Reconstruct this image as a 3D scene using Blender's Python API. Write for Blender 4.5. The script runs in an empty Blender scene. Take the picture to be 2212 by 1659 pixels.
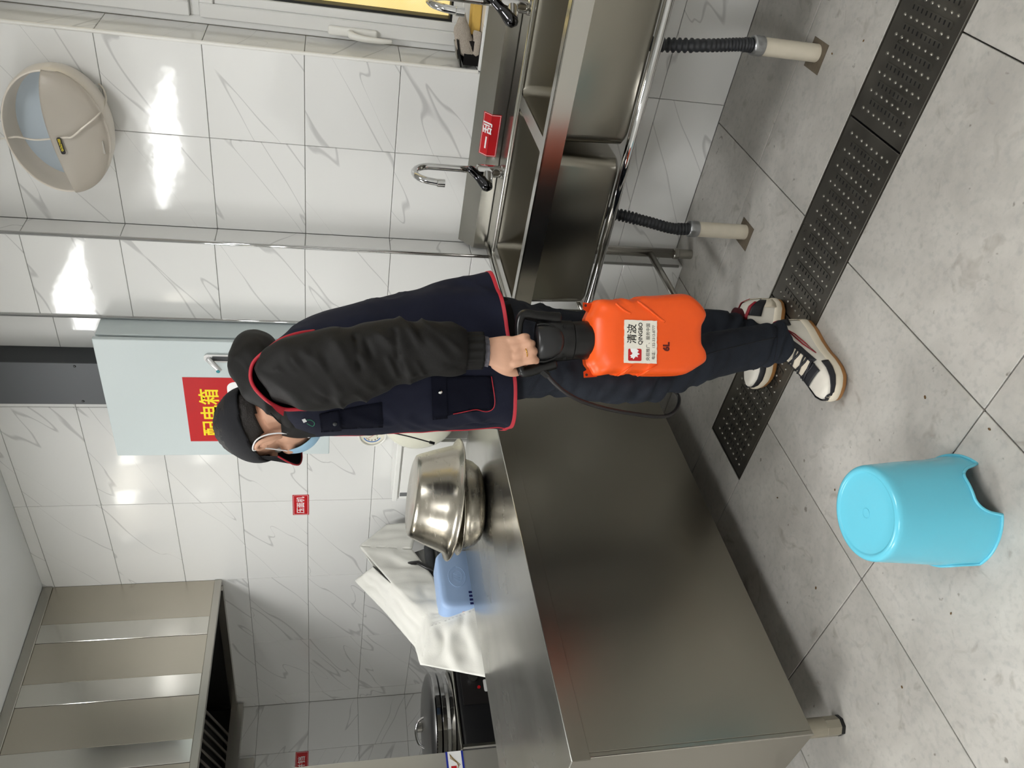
import bpy, bmesh, math, random
from mathutils import Vector, Matrix, noise
from math import pi, sin, cos, radians as R

scene = bpy.context.scene
col = scene.collection
random.seed(7)

# ------------------------------------------------------------------ camera
F_PX, YAW, PITCH, ROLL, CAM_H = 1684.43, R(40.11479), R(13.45063), R(0.70105), 1.383
_f = Vector((-sin(YAW)*cos(PITCH), cos(YAW)*cos(PITCH), -sin(PITCH)))
_r0 = Vector((cos(YAW), sin(YAW), 0)); _u0 = _r0.cross(_f)
_r = cos(ROLL)*_r0 + sin(ROLL)*_u0
_u = -sin(ROLL)*_r0 + cos(ROLL)*_u0
cam_data = bpy.data.cameras.new('camera')
cam_data.sensor_fit = 'HORIZONTAL'; cam_data.sensor_width = 36.0
cam_data.lens = F_PX/2212*36.0
cam_data.clip_start = 0.05
cam = bpy.data.objects.new('camera', cam_data); col.objects.link(cam)
# the phone was held sideways: picture-right points down in the room
m3 = Matrix((-_u, _r, -_f)).transposed()
cam.matrix_world = Matrix.Translation((0, 0, CAM_H)) @ m3.to_4x4()
scene.camera = cam

world = bpy.data.worlds.new('world'); scene.world = world
world.use_nodes = True
world.node_tree.nodes['Background'].inputs[0].default_value = (0.75, 0.85, 1, 1)
world.node_tree.nodes['Background'].inputs[1].default_value = 0.05
scene.view_settings.view_transform = 'Standard'
scene.view_settings.look = 'None'
scene.view_settings.gamma = 1.0
scene.view_settings.use_curve_mapping = False
scene.view_settings.exposure = 0.46
LAMP = 17.0          # ceiling panel brightness
WINDOW_GLOW = 1.0    # board's own emission, standing in for warm light beyond the window

CAMP = Vector((0, 0, CAM_H))
HF = Vector((_f.x, _f.y, 0)).normalized()       # horizontal view direction
HR = Vector((_r.x, _r.y, 0)).normalized()
def ray(px, py):
    return (_r*(-(py-829.5)) + _u*(-(px-1106.0)) + _f*F_PX)/F_PX
def on(px, py, ax, val):
    d = ray(px, py); t = (val-CAMP[ax])/d[ax]; return CAMP + d*t
def at(px, py, dep):
    """world point seen at a pixel, at a horizontal distance from the viewer"""
    d = ray(px, py); return CAMP + d*(dep/d.dot(HF))

# ------------------------------------------------------------------ helpers
def tag(o, label=None, cat=None, group=None, kind=None):
    if label: o['label'] = label
    if cat: o['category'] = cat
    if group: o['group'] = group
    if kind: o['kind'] = kind
    return o
def setparent(o, p):
    o.parent = p
    o.matrix_parent_inverse = p['_m'].to_4x4().inverted() if False else PM.get(p.name, Matrix()).inverted()
PM = {}
def empty(name, loc=(0, 0, 0), label=None, cat=None, group=None, kind=None):
    o = bpy.data.objects.new(name, None); col.objects.link(o)
    o.location = loc; o.empty_display_size = 0.05
    PM[o.name] = Matrix.Translation(loc)
    return tag(o, label, cat, group, kind)
def link(name, me, parent=None, loc=None, label=None, cat=None, group=None, kind=None):
    o = bpy.data.objects.new(name, me); col.objects.link(o)
    if loc is not None: o.location = loc
    PM[o.name] = Matrix.Translation(loc) if loc is not None else Matrix()
    if parent is not None: setparent(o, parent)
    return tag(o, label, cat, group, kind)
def mesh(bm, mat=None, smooth=False, angle=None, name='mesh'):
    me = bpy.data.meshes.new(name)
    bmesh.ops.recalc_face_normals(bm, faces=bm.faces)
    bm.to_mesh(me); bm.free()
    if mat:
        for m in (mat if isinstance(mat, (list, tuple)) else [mat]): me.materials.append(m)
    if smooth or angle:
        me.polygons.foreach_set('use_smooth', [True]*len(me.polygons))
        if angle: me.set_sharp_from_angle(angle=R(angle))
    me.update(); return me
def obj(name, bm, mat, parent=None, smooth=False, angle=None, **k):
    """link the shapes collected in a bmesh (world coordinates) as one object"""
    return link(name, mesh(bm, mat, smooth, angle, name), parent, **k)
def box(bm, lo, hi, bev=0.0, seg=1):
    lo = Vector(lo); hi = Vector(hi)
    c = (lo+hi)/2; s = hi-lo
    r = bmesh.ops.create_cube(bm, size=1.0, matrix=Matrix.Translation(c) @ Matrix.Diagonal((abs(s.x), abs(s.y), abs(s.z), 1)))
    if bev:
        es = list({e for v in r['verts'] for e in v.link_edges})
        bmesh.ops.bevel(bm, geom=es, offset=bev, segments=seg, affect='EDGES', profile=0.5)
    return bm
def B(lo, hi, bev=0.0, seg=1): return box(bmesh.new(), lo, hi, bev, seg)
def obox(bm, M, size, bev=0.0, seg=1):
    r = bmesh.ops.create_cube(bm, size=1.0, matrix=M @ Matrix.Diagonal((size[0], size[1], size[2], 1)))
    if bev:
        es = list({e for v in r['verts'] for e in v.link_edges})
        bmesh.ops.bevel(bm, geom=es, offset=bev, segments=seg, affect='EDGES', profile=0.5)
    return bm
def cr(pts, n):
    """Catmull-Rom resample of a list of tuples"""
    P = [tuple(p) for p in pts]; P = [P[0]]+P+[P[-1]]; m = len(P)-3; out = []
    for i in range(n):
        t = i/(n-1)*m; k = min(int(t), m-1); t -= k
        a, b, c, d = P[k:k+4]
        out.append(tuple(0.5*(2*b[j]+(c[j]-a[j])*t+(2*a[j]-5*b[j]+4*c[j]-d[j])*t*t+(3*b[j]-a[j]-3*c[j]+d[j])*t**3) for j in range(len(a))))
    return out
def rings(bm, L, caps=True, closed=True):
    """skin consecutive rings of points"""
    V = [[bm.verts.new(p) for p in r] for r in L]
    n = len(L[0]); F = []
    for a, b in zip(V[:-1], V[1:]):
        for j in range(n if closed else n-1):
            k = (j+1) % n
            try: F.append(bm.faces.new((a[j], a[k], b[k], b[j])))
            except ValueError: pass
    if caps and closed:
        for q in (V[0], V[-1]):
            try: bm.faces.new(q)
            except ValueError: pass
    return V
def frames(pts):
    T = []
    for i in range(len(pts)):
        a = pts[max(i-1, 0)]; b = pts[min(i+1, len(pts)-1)]; T.append((b-a).normalized())
    n = T[0].orthogonal().normalized(); out = []
    for i, t in enumerate(T):
        n = (n - t*n.dot(t)); n = n.normalized() if n.length > 1e-6 else t.orthogonal().normalized()
        out.append((t, n, t.cross(n)))
    return out
def tube(bm, pts, r, seg=10, caps=True, n=None, axis=None):
    """tube along points; r a number or list of numbers / (ra, rb) pairs; n resamples smoothly"""
    pts = [Vector(p) for p in pts]
    if not isinstance(r, (list, tuple)): r = [r]*len(pts)
    r = [(q, q) if not isinstance(q, (tuple, list)) else tuple(q) for q in r]
    if n:
        Q = cr([tuple(p)+q for p, q in zip(pts, r)], n); pts = [Vector(q[:3]) for q in Q]; r = [q[3:] for q in Q]
    L = []
    for p, (t, a, b), q in zip(pts, frames(pts), r):
        if axis is not None:
            a = Vector(axis) - t*Vector(axis).dot(t); a.normalize(); b = t.cross(a)
        L.append([p + a*cos(2*pi*j/seg)*q[0] + b*sin(2*pi*j/seg)*q[1] for j in range(seg)])
    rings(bm, L, caps); return bm
def T(pts, r, seg=10, **k): return tube(bmesh.new(), pts, r, seg, **k)
def lathe(bm, prof, M=Matrix(), seg=32, caps=False):
    rings(bm, [[M @ Vector((q[0]*cos(2*pi*j/seg), q[0]*sin(2*pi*j/seg), q[1])) for j in range(seg)] for q in prof], caps)
    bmesh.ops.remove_doubles(bm, verts=bm.verts, dist=1e-5)
    return bm
def prism(bm, poly, M, h):
    """extrude a flat polygon (x, y) by h along local z, then place with M"""
    a = [bm.verts.new(M @ Vector((p[0], p[1], 0))) for p in poly]
    b = [bm.verts.new(M @ Vector((p[0], p[1], h))) for p in poly]
    n = len(poly)
    bm.faces.new(a[::-1]); bm.faces.new(b)
    for i in range(n): bm.faces.new((a[i], a[(i+1) % n], b[(i+1) % n], b[i]))
    return bm
def rrect(w, h, r, n=5):
    out = []
    for cx, cy, a0 in ((w/2-r, h/2-r, 0), (-w/2+r, h/2-r, pi/2), (-w/2+r, -h/2+r, pi), (w/2-r, -h/2+r, 1.5*pi)):
        for i in range(n): out.append((cx+r*cos(a0+pi/2*i/(n-1)), cy+r*sin(a0+pi/2*i/(n-1))))
    return out
def basis(o, x, y):
    """matrix with origin o, local x and y axes; z = x cross y"""
    x = Vector(x).normalized(); y = Vector(y); y = (y-x*y.dot(x)).normalized(); z = x.cross(y)
    M = Matrix((x, y, z)).transposed().to_4x4(); M.translation = Vector(o); return M
def text(name, body, size, M, mat, parent, depth=0.0004, align='CENTER', bold=0.0, sx=1.0, label=None):
    cu = bpy.data.curves.new('t', 'FONT'); cu.body = body; cu.size = size; cu.align_x = align; cu.align_y = 'CENTER'
    cu.extrude = depth; cu.offset = bold; cu.resolution_u = 3
    o = bpy.data.objects.new('t', cu); col.objects.link(o)
    bpy.context.view_layer.update()
    me = bpy.data.meshes.new_from_object(o.evaluated_get(bpy.context.evaluated_depsgraph_get()))
    bpy.data.objects.remove(o); bpy.data.curves.remove(cu)
    me.transform(M @ Matrix.Diagonal((sx, 1, 1, 1))); me.materials.clear(); me.materials.append(mat)
    return link(name, me, parent, label=label)
def dup(o, loc=None, parent=None):
    c = o.copy(); col.objects.link(c)
    if loc is not None: c.location = loc
    PM[c.name] = Matrix.Translation(c.location)
    if parent is not None: setparent(c, parent)
    return c

# ------------------------------------------------------------------ materials
def lin(c):
    return tuple((x/12.92 if x <= 0.04045 else ((x+0.055)/1.055)**2.4) for x in [v/255 for v in c]) + (1,)
MATS = {}
def nodes(name):
    m = bpy.data.materials.new(name); m.use_nodes = True; MATS[name] = m
    return m, m.node_tree.nodes, m.node_tree.links, m.node_tree.nodes['Principled BSDF']
def mat(name, rgb, rough=0.5, metal=0.0, spec=0.5, vary=0.0, scale=8.0, bump=0.0, bscale=60.0, stretch=(1, 1, 1), sheen=0.0, coat=0.0, trans=0.0, ior=1.45, emit=0.0, rvar=0.0, aniso=0.0):
    m, N, L, P = nodes(name); c = lin(rgb)
    P.inputs['Base Color'].default_value = c; P.inputs['Roughness'].default_value = rough; P.inputs['Metallic'].default_value = metal
    P.inputs['Specular IOR Level'].default_value = spec; P.inputs['Coat Weight'].default_value = coat; P.inputs['Sheen Weight'].default_value = sheen
    P.inputs['Transmission Weight'].default_value = trans; P.inputs['IOR'].default_value = ior
    if aniso: P.inputs['Anisotropic'].default_value = aniso
    if emit:
        P.inputs['Emission Color'].default_value = c; P.inputs['Emission Strength'].default_value = emit
    if vary or bump or rvar:
        tc = N.new('ShaderNodeTexCoord'); mp = N.new('ShaderNodeMapping'); mp.inputs['Scale'].default_value = stretch
        L.new(tc.outputs['Object'], mp.inputs['Vector'])
    if vary or rvar:
        nz = N.new('ShaderNodeTexNoise'); nz.inputs['Scale'].default_value = scale; nz.inputs['Detail'].default_value = 6
        L.new(mp.outputs[0], nz.inputs['Vector'])
        if vary:
            mx = N.new('ShaderNodeMix'); mx.data_type = 'RGBA'
            mx.inputs['A'].default_value = tuple(max(0, x*(1-vary)) for x in c[:3])+(1,); mx.inputs['B'].default_value = tuple(min(1, x*(1+vary)) for x in c[:3])+(1,)
            L.new(nz.outputs['Fac'], mx.inputs['Factor']); L.new(mx.outputs['Result'], P.inputs['Base Color'])
        if rvar:
            mr = N.new('ShaderNodeMapRange'); mr.inputs['From Min'].default_value = 0.3; mr.inputs['From Max'].default_value = 0.7
            mr.inputs['To Min'].default_value = max(0.02, rough-rvar); mr.inputs['To Max'].default_value = rough+rvar
            L.new(nz.outputs['Fac'], mr.inputs['Value']); L.new(mr.outputs[0], P.inputs['Roughness'])
    if bump:
        nb = N.new('ShaderNodeTexNoise'); nb.inputs['Scale'].default_value = bscale; nb.inputs['Detail'].default_value = 3
        L.new(mp.outputs[0], nb.inputs['Vector'])
        bp = N.new('ShaderNodeBump'); bp.inputs['Strength'].default_value = bump; bp.inputs['Distance'].default_value = 0.002
        L.new(nb.outputs['Fac'], bp.inputs['Height']); L.new(bp.outputs[0], P.inputs['Normal'])
    return m
def tile_mat(name, vdir):
    """glossy white ceramic with thin grey marble veins running diagonally; vdir: which object axes span the tile face"""
    m, N, L, P = nodes(name)
    tc = N.new('ShaderNodeTexCoord'); oi = N.new('ShaderNodeObjectInfo')
    mul = N.new('ShaderNodeMath'); mul.operation = 'MULTIPLY'; mul.inputs[1].default_value = 61.0
    L.new(oi.outputs['Random'], mul.inputs[0])
    d1 = (-.85, 0, -.53) if vdir == 'xz' else (0, .85, -.53)
    d2 = (-.53, 0, .85) if vdir == 'xz' else (0, .53, .85)
    cb = N.new('ShaderNodeCombineXYZ')
    for i, (d, k) in enumerate(((d1, .8), (d2, 5.2))):
        dt = N.new('ShaderNodeVectorMath'); dt.operation = 'DOT_PRODUCT'; dt.inputs[1].default_value = d; L.new(tc.outputs['Object'], dt.inputs[0])
        sc = N.new('ShaderNodeMath'); sc.operation = 'MULTIPLY'; sc.inputs[1].default_value = k; L.new(dt.outputs['Value'], sc.inputs[0]); L.new(sc.outputs[0], cb.inputs[i])
    add = N.new('ShaderNodeVectorMath'); add.operation = 'ADD'; L.new(cb.outputs[0], add.inputs[0]); L.new(mul.outputs[0], add.inputs[1])
    n1 = N.new('ShaderNodeTexNoise'); n1.inputs['Scale'].default_value = 1.15; n1.inputs['Detail'].default_value = 2.2; n1.inputs['Roughness'].default_value = 0.4
    L.new(add.outputs[0], n1.inputs['Vector'])
    s = N.new('ShaderNodeMath'); s.operation = 'SUBTRACT'; s.inputs[1].default_value = 0.5; L.new(n1.outputs['Fac'], s.inputs[0])
    a = N.new('ShaderNodeMath'); a.operation = 'ABSOLUTE'; L.new(s.outputs[0], a.inputs[0])
    n2 = N.new('ShaderNodeTexNoise'); n2.inputs['Scale'].default_value = 2.2; n2.inputs['Detail'].default_value = 2
    L.new(add.outputs[0], n2.inputs['Vector'])
    w = N.new('ShaderNodeMapRange'); w.inputs['From Min'].default_value = 0.40; w.inputs['From Max'].default_value = 0.75; w.inputs['To Min'].default_value = 0.0015; w.inputs['To Max'].default_value = 0.017
    L.new(n2.outputs['Fac'], w.inputs['Value'])
    dv = N.new('ShaderNodeMath'); dv.operation = 'DIVIDE'; L.new(a.outputs[0], dv.inputs[0]); L.new(w.outputs[0], dv.inputs[1])
    rp = N.new('ShaderNodeMapRange'); rp.inputs['From Min'].default_value = 0.25; rp.inputs['From Max'].default_value = 1.0; rp.inputs['To Min'].default_value = 1; rp.inputs['To Max'].default_value = 0
    L.new(dv.outputs[0], rp.inputs['Value'])
    st = N.new('ShaderNodeMath'); st.operation = 'MULTIPLY'; st.inputs[1].default_value = 0.42; L.new(rp.outputs[0], st.inputs[0])
    mx = N.new('ShaderNodeMix'); mx.data_type = 'RGBA'
    mx.inputs['A'].default_value = lin((228, 228, 226)); mx.inputs['B'].default_value = lin((150, 150, 150))
    L.new(st.outputs[0], mx.inputs['Factor']); L.new(mx.outputs['Result'], P.inputs['Base Color'])
    P.inputs['Roughness'].default_value = 0.07; P.inputs['Specular IOR Level'].default_value = 0.5
    nb = N.new('ShaderNodeTexNoise'); nb.inputs['Scale'].default_value = 26; nb.inputs['Detail'].default_value = 2
    L.new(tc.outputs['Object'], nb.inputs['Vector'])
    bp = N.new('ShaderNodeBump'); bp.inputs['Strength'].default_value = 0.05; bp.inputs['Distance'].default_value = 0.004
    L.new(nb.outputs['Fac'], bp.inputs['Height']); L.new(bp.outputs[0], P.inputs['Normal'])
    return m
def floor_mat():
    m, N, L, P = nodes('floor_tile')
    tc = N.new('ShaderNodeTexCoord'); oi = N.new('ShaderNodeObjectInfo')
    mul = N.new('ShaderNodeMath'); mul.operation = 'MULTIPLY'; mul.inputs[1].default_value = 37.0; L.new(oi.outputs['Random'], mul.inputs[0])
    add = N.new('ShaderNodeVectorMath'); add.operation = 'ADD'; L.new(tc.outputs['Object'], add.inputs[0]); L.new(mul.outputs[0], add.inputs[1])
    def noise_(sc, det, dist=0.0, rough=0.5):
        n = N.new('ShaderNodeTexNoise'); n.inputs['Scale'].default_value = sc; n.inputs['Detail'].default_value = det; n.inputs['Distortion'].default_value = dist; n.inputs['Roughness'].default_value = rough
        L.new(add.outputs[0], n.inputs['Vector']); return n
    def mixc(fac, a, b, lo, hi, amt=1.0):
        mr = N.new('ShaderNodeMapRange'); mr.inputs['From Min'].default_value = lo; mr.inputs['From Max'].default_value = hi; mr.inputs['To Max'].default_value = amt; L.new(fac, mr.inputs['Value'])
        mx = N.new('ShaderNodeMix'); mx.data_type = 'RGBA'
        if isinstance(a, tuple): mx.inputs['A'].default_value = a
        else: L.new(a, mx.inputs['A'])
        mx.inputs['B'].default_value = b; L.new(mr.outputs[0], mx.inputs['Factor']); return mx.outputs['Result']
    c = mixc(noise_(5, 8, 0.3, 0.65).outputs['Fac'], lin((166, 163, 157)), lin((188, 185, 179)), 0.35, 0.65)
    c = mixc(noise_(60, 4).outputs['Fac'], c, lin((150, 149, 146)), 0.5, 0.75, 0.5)
    c = mixc(noise_(11, 3, 1.5).outputs['Fac'], c, lin((122, 114, 102)), 0.62, 0.76, 0.55)      # scuffs
    c = mixc(noise_(38, 2).outputs['Fac'], c, lin((104, 98, 88)), 0.73, 0.79, 0.8)              # specks of dirt
    L.new(c, P.inputs['Base Color'])
    P.inputs['Roughness'].default_value = 0.42
    bp = N.new('ShaderNodeBump'); bp.inputs['Strength'].default_value = 0.06; bp.inputs['Distance'].default_value = 0.002
    L.new(noise_(160, 3).outputs['Fac'], bp.inputs['Height']); L.new(bp.outputs[0], P.inputs['Normal'])
    return m
M_TILE = tile_mat('wall_tile', 'xz'); M_TILEY = tile_mat('wall_tile_side', 'yz')
M_FLOOR = floor_mat()
M_GROUT = mat('grout', (168, 167, 164), 0.9)
M_FGROUT = mat('floor_grout', (9, 8, 8), 0.9)
M_PLASTER = mat('plaster', (226, 226, 224), 0.55)
M_CEIL = mat('ceiling_paint', (226, 228, 228), 0.45)
M_STEEL = mat('brushed_steel', (176, 173, 166), 0.26, 1.0)
M_STEELH = mat('brushed_steel_lengthwise', (178, 176, 170), 0.23, 1.0)
M_PANEL = mat('panel_steel', (150, 146, 136), 0.31, 1.0)
M_TOP = mat('worktop_steel', (186, 185, 181), 0.25, 1.0, rvar=0.05, scale=3.5, stretch=(2, .8, 2))
M_CHROME = mat('chrome', (205, 205, 205), 0.06, 1.0)
M_BLACKP = mat('black_plastic', (14, 14, 15), 0.28)
M_WHITEP = mat('white_plastic', (232, 231, 226), 0.3)
M_DGREY = mat('dark_grey_metal', (62, 64, 67), 0.45, 0.3)
M_PVC = mat('aged_pvc', (214, 206, 188), 0.4, vary=0.08, scale=30)
M_RED = mat('sign_red', (186, 22, 30), 0.35)
M_WPRINT = mat('white_print', (240, 240, 240), 0.4)
M_YPRINT = mat('yellow_print', (240, 220, 30), 0.4)
M_KPRINT = mat('black_print', (25, 22, 22), 0.5)
# ------------------------------------------------------------------ ceiling lamps (the light of the room)
def lamp_mat():
    m, N, L, P = nodes('lamp_diffuser')
    e = N.new('ShaderNodeEmission'); e.inputs[0].default_value = (1.0, 1.0, 0.985, 1); e.inputs[1].default_value = LAMP
    L.new(e.outputs[0], N['Material Output'].inputs['Surface']); return m
M_LAMP = lamp_mat()
CZ = 2.727
for (cx, cy, wx, wy, lab) in ((-2.74, 1.17, .6, .6, 'square ceiling light panel above the steel worktable'), (-3.0, -1.5, .9, 1.2, 'large ceiling light panel far behind the worktable end'),
                         (-0.2, 1.1, .6, .6, 'square ceiling light panel above the sink side walkway'), (-0.4, -1.5, .6, 1.2, 'long ceiling light panel behind the viewer')):
    t = empty('ceiling_light', (cx, cy, CZ-.02), lab, 'light', 'ceiling lights')
    f = bmesh.new()
    for s in (-1, 1):
        box(f, (cx+s*wx/2-.012, cy-wy/2, CZ-.018), (cx+s*wx/2+.012, cy+wy/2, CZ-.001))
        box(f, (cx-wx/2+.012, cy+s*wy/2-.012, CZ-.018), (cx+wx/2-.012, cy+s*wy/2+.012, CZ-.001))
    obj('frame', f, M_WHITEP, t)
    obj('diffuser', B((cx-wx/2+.012, cy-wy/2+.012, CZ-.012), (cx+wx/2-.012, cy+wy/2-.012, CZ-.004)), M_LAMP, t)

# ------------------------------------------------------------------ room shell
XL, XR, YB, YF, YW = -4.86, 1.7, 2.604, -3.0, 2.604
PX0, PX1, PY = -1.815, -1.487, 2.505           # pillar between sink wall and switch box
WX, WZ0, WZ1, WX1 = -0.845, 0.905, 2.52, 0.95  # window opening
floor = tag(obj('floor', B((XL, YF, -.06), (XR, YB+.25, -.012)), M_FGROUT), kind='structure')
ceiling = tag(obj('ceiling', B((XL-.1, YF-.1, CZ), (XR+.1, YB+.3, CZ+.08)), M_CEIL), kind='structure')
wl = tag(obj('wall_left', B((XL-.1, YF, -.06), (XL-.008, YB+.1, CZ)), M_GROUT), kind='structure')
wr = tag(obj('wall_right', B((XR, YF, -.06), (XR+.1, YB+.3, CZ)), M_PLASTER), kind='structure')
wf = tag(obj('wall_front', B((XL-.1, YF-.1, -.06), (XR+.1, YF, CZ)), M_PLASTER), kind='structure')
b = bmesh.new()
box(b, (XL-.1, YB+.008, -.06), (WX-.008, YB+.25, CZ)); box(b, (WX-.008, YB+.008, -.06), (WX1, YB+.25, WZ0-.008))
box(b, (WX-.008, YB+.008, WZ1), (WX1, YB+.25, CZ)); box(b, (WX1, YB+.008, -.06), (XR, YB+.25, CZ))
wb = tag(obj('wall_back', b, M_GROUT), kind='structure')
wp = tag(obj('wall_pillar', B((PX0+.008, PY+.008, -.06), (PX1-.008, YB+.02, CZ)), M_GROUT), kind='structure')

TILES = {}
def tile(name, parent, c, size, mt, thin):
    """one tile; alike sizes share a mesh"""
    key = (round(size[0], 3), round(size[1], 3), round(size[2], 3), mt.name)
    if key not in TILES:
        TILES[key] = mesh(B((-size[0]/2, -size[1]/2, -size[2]/2), (size[0]/2, size[1]/2, size[2]/2), 0.0012), mt, name=name)
    return link(name, TILES[key], parent, loc=c)
G = 0.0009
ROWS = [0.0, .250, .553, .856, 1.157, 1.460, 1.764, 2.067, 2.371, 2.674, CZ]
def wall_tiles(parent, xs, zs, y, skip=None):
    for x0, x1 in zip(xs[:-1], xs[1:]):
        for z0, z1 in zip(zs[:-1], zs[1:]):
            if x1-x0 < .01 or (skip and skip(x0, x1, z0, z1)): continue
            tile('tile', parent, ((x0+x1)/2, y+.005, (z0+z1)/2), (x1-x0-2*G, .010, z1-z0-2*G), M_TILE, 1)
def side_tiles(parent, ys, zs, x, sgn):
    for y0, y1 in zip(ys[:-1], ys[1:]):
        for z0, z1 in zip(zs[:-1], zs[1:]):
            if y1-y0 < .008: continue
            tile('tile', parent, (x-sgn*.005, (y0+y1)/2, (z0+z1)/2), (.010, y1-y0-2*G, z1-z0-2*G), M_TILEY, 0)
wall_tiles(wb, [XL, -4.745, -4.145, -3.546, -2.946, -2.346, PX0], ROWS, YW)
wall_tiles(wb, [PX1, -1.15, WX], [.553]+ROWS[3:], YW)
wall_tiles(wb, [PX1, -0.872, -0.272, 0.328, .928, XR], ROWS[:3], YW)
wall_tiles(wb, [WX, -.55, .05, .65, WX1], [.553, .856, WZ0], YW)
wall_tiles(wb, [WX, -.55, .05, .65, WX1], [WZ1, 2.674, CZ], YW)
wall_tiles(wb, [WX1, XR], [.553]+ROWS[3:], YW)
wall_tiles(wp, [PX0, PX1], ROWS, PY)
side_tiles(wp, [PY, YW], ROWS, PX1, 1); side_tiles(wp, [PY, YW], ROWS, PX0, -1)
side_tiles(wl, [2.604-.31-.6*k for k in (9, 8, 7, 6, 5, 4, 3, 2, 1, 0)]+[YW], ROWS, XL, 1)
# window reveal and sill tiles
side_tiles(wb, [YW, 2.778], [WZ0]+ROWS[4:8]+[WZ1], WX, 1)
for x0, x1 in ((WX, -.55), (-.55, .05), (.05, .65), (.65, WX1)):
    tile('sill_tile', wb, ((x0+x1)/2, (YW+2.778)/2, WZ0-.004), (x1-x0-2*G, 2.778-YW-2*G, .010), M_TILE, 0)
# rounded white edging on the window corner, chrome edging on the pillar
obj('edge_strip', T([(WX-.001, YW-.001, WZ0), (WX-.001, YW-.001, WZ1)], .006, 10), M_WHITEP, wb)
for i, x in enumerate((PX1+.001, PX0-.001)):
    tag(obj('trim_%d' % (i+1), T([(x, PY-.001, .02), (x, PY-.001, CZ)], .0065, 10), M_CHROME, smooth=True), kind='structure')

# floor tiles, cut at the drain channel
GY0, GY1, GXL = 1.6445, 1.904, -1.800
xs = [XL]+[-.9355+.602*k for k in range(-6, 5)]+[XR]
ys = [YF]+[1.0425+.602*k for k in range(-6, 2)]
ys2 = [GY1, 2.2465, YB]
FT = 0
def ftile(x0, x1, y0, y1):
    if x1-x0 > .01 and y1-y0 > .01: tile('tile', floor, ((x0+x1)/2, (y0+y1)/2, -.006), (x1-x0-.0034, y1-y0-.0034, .012), M_FLOOR, 0)
for x0, x1 in zip(xs[:-1], xs[1:]):
    for y0, y1 in zip(ys[:-1], ys[1:]): ftile(x0, x1, y0, y1)
    for y0, y1 in zip(ys2[:-1], ys2[1:]): ftile(x0, x1, y0, y1)
    if x1 <= GXL: ftile(x0, x1, GY0, GY1)
    elif x0 < GXL: ftile(x0, GXL-.004, GY0, GY1)
obj('drain_channel', B((GXL, GY0+.002, -.011), (XR, GY1-.002, -.0105)), M_BLACKP, floor)

# ------------------------------------------------------------------ drain covers
M_GRATE = mat('dark_drain_steel', (104, 101, 95), 0.36, 0.8, vary=0.3, scale=14, rvar=0.1)
M_SLOT = mat('drain_slot', (8, 8, 8), 0.9)
M_BUMP = mat('worn_bump_steel', (138, 135, 128), 0.28, 0.9)
def drain(x0, x1, lab):
    t = empty('drain_cover', ((x0+x1)/2, (GY0+GY1)/2, 0), lab, 'drain cover', 'drain covers')
    y0, y1 = GY0+.006, GY1-.006
    obj('plate', B((x0+.0015, y0, -.007), (x1-.0015, y1, -.001), .0012), M_GRATE, t)
    n = 11; sp = (x1-x0-.115)/(n-1)
    slots = bmesh.new(); bumps = bmesh.new(); rid = None
    for i in range(n):
        x = x1-.0575-sp*i
        bm = bmesh.new()
        P = [(x+.0105*cos(a), y, ) for a, y in ()]
        out = []
        for k in range(9): a = -pi/2+pi*k/8; out.append((.0085*sin(a), .078+.0085*cos(a)))
        for k in range(9): a = pi/2+pi*k/8; out.append((.0085*sin(a), -.078+.0085*cos(a)))
        if rid is None:
            prism(bm, [(p[0]*1.15, p[1]*1.02) for p in out], Matrix.Translation((0, 0, -.001)), .0006); prism(bm, out, Matrix.Translation((0, 0, -.0004)), .0016)
            rid = mesh(bm, M_GRATE, angle=40, name='ridge')
        else: bm.free()
        link('ridge', rid, t, loc=(x, (GY0+GY1)/2-.008, 0))
        for k in range(9):
            yy = (GY0+GY1)/2-.008+(k-4)*.0182
            obox(slots, Matrix.Translation((x, yy, .0014)) @ Matrix.Rotation(R(8), 4, 'Z'), (.0105, .0042, .0008))
    for i in range(n+1):
        x = x1-.0575-sp*(i-.5)
        for k in range(8):
            yy = GY0+.036+k*.0258
            lathe(bumps, [(.0052, -.001), (.0046, .001), (.0026, .0022), (.0001, .0026)], Matrix.Translation((x, yy, 0)), 8)
    tag(obj('slots', slots, M_SLOT, t), kind='stuff')
    tag(obj('bumps', bumps, M_BUMP, t, smooth=True), kind='stuff')
drain(-1.798, -1.213, 'dark steel drain cover at the end of the row beside the worktable')
drain(-1.211, -.627, 'dark steel drain cover in the row under the heels of the shoes')
drain(-.625, -.041, 'dark steel drain cover nearest the white pipe of the right basin')
drain(-.039, .545, 'dark steel drain cover at the outer end of the row')
b = bmesh.new()
box(b, (GXL, GY0, -.01), (XR, GY0+.004, .0006)); box(b, (GXL, GY1-.004, -.01), (XR, GY1, -.0005)); box(b, (GXL-.003, GY0, -.01), (GXL, GY1, -.0005))
tag(obj('trim_3', b, mat('channel_edge', (120, 116, 108), 0.35, 0.9, vary=.3, scale=30)), kind='structure')

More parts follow.
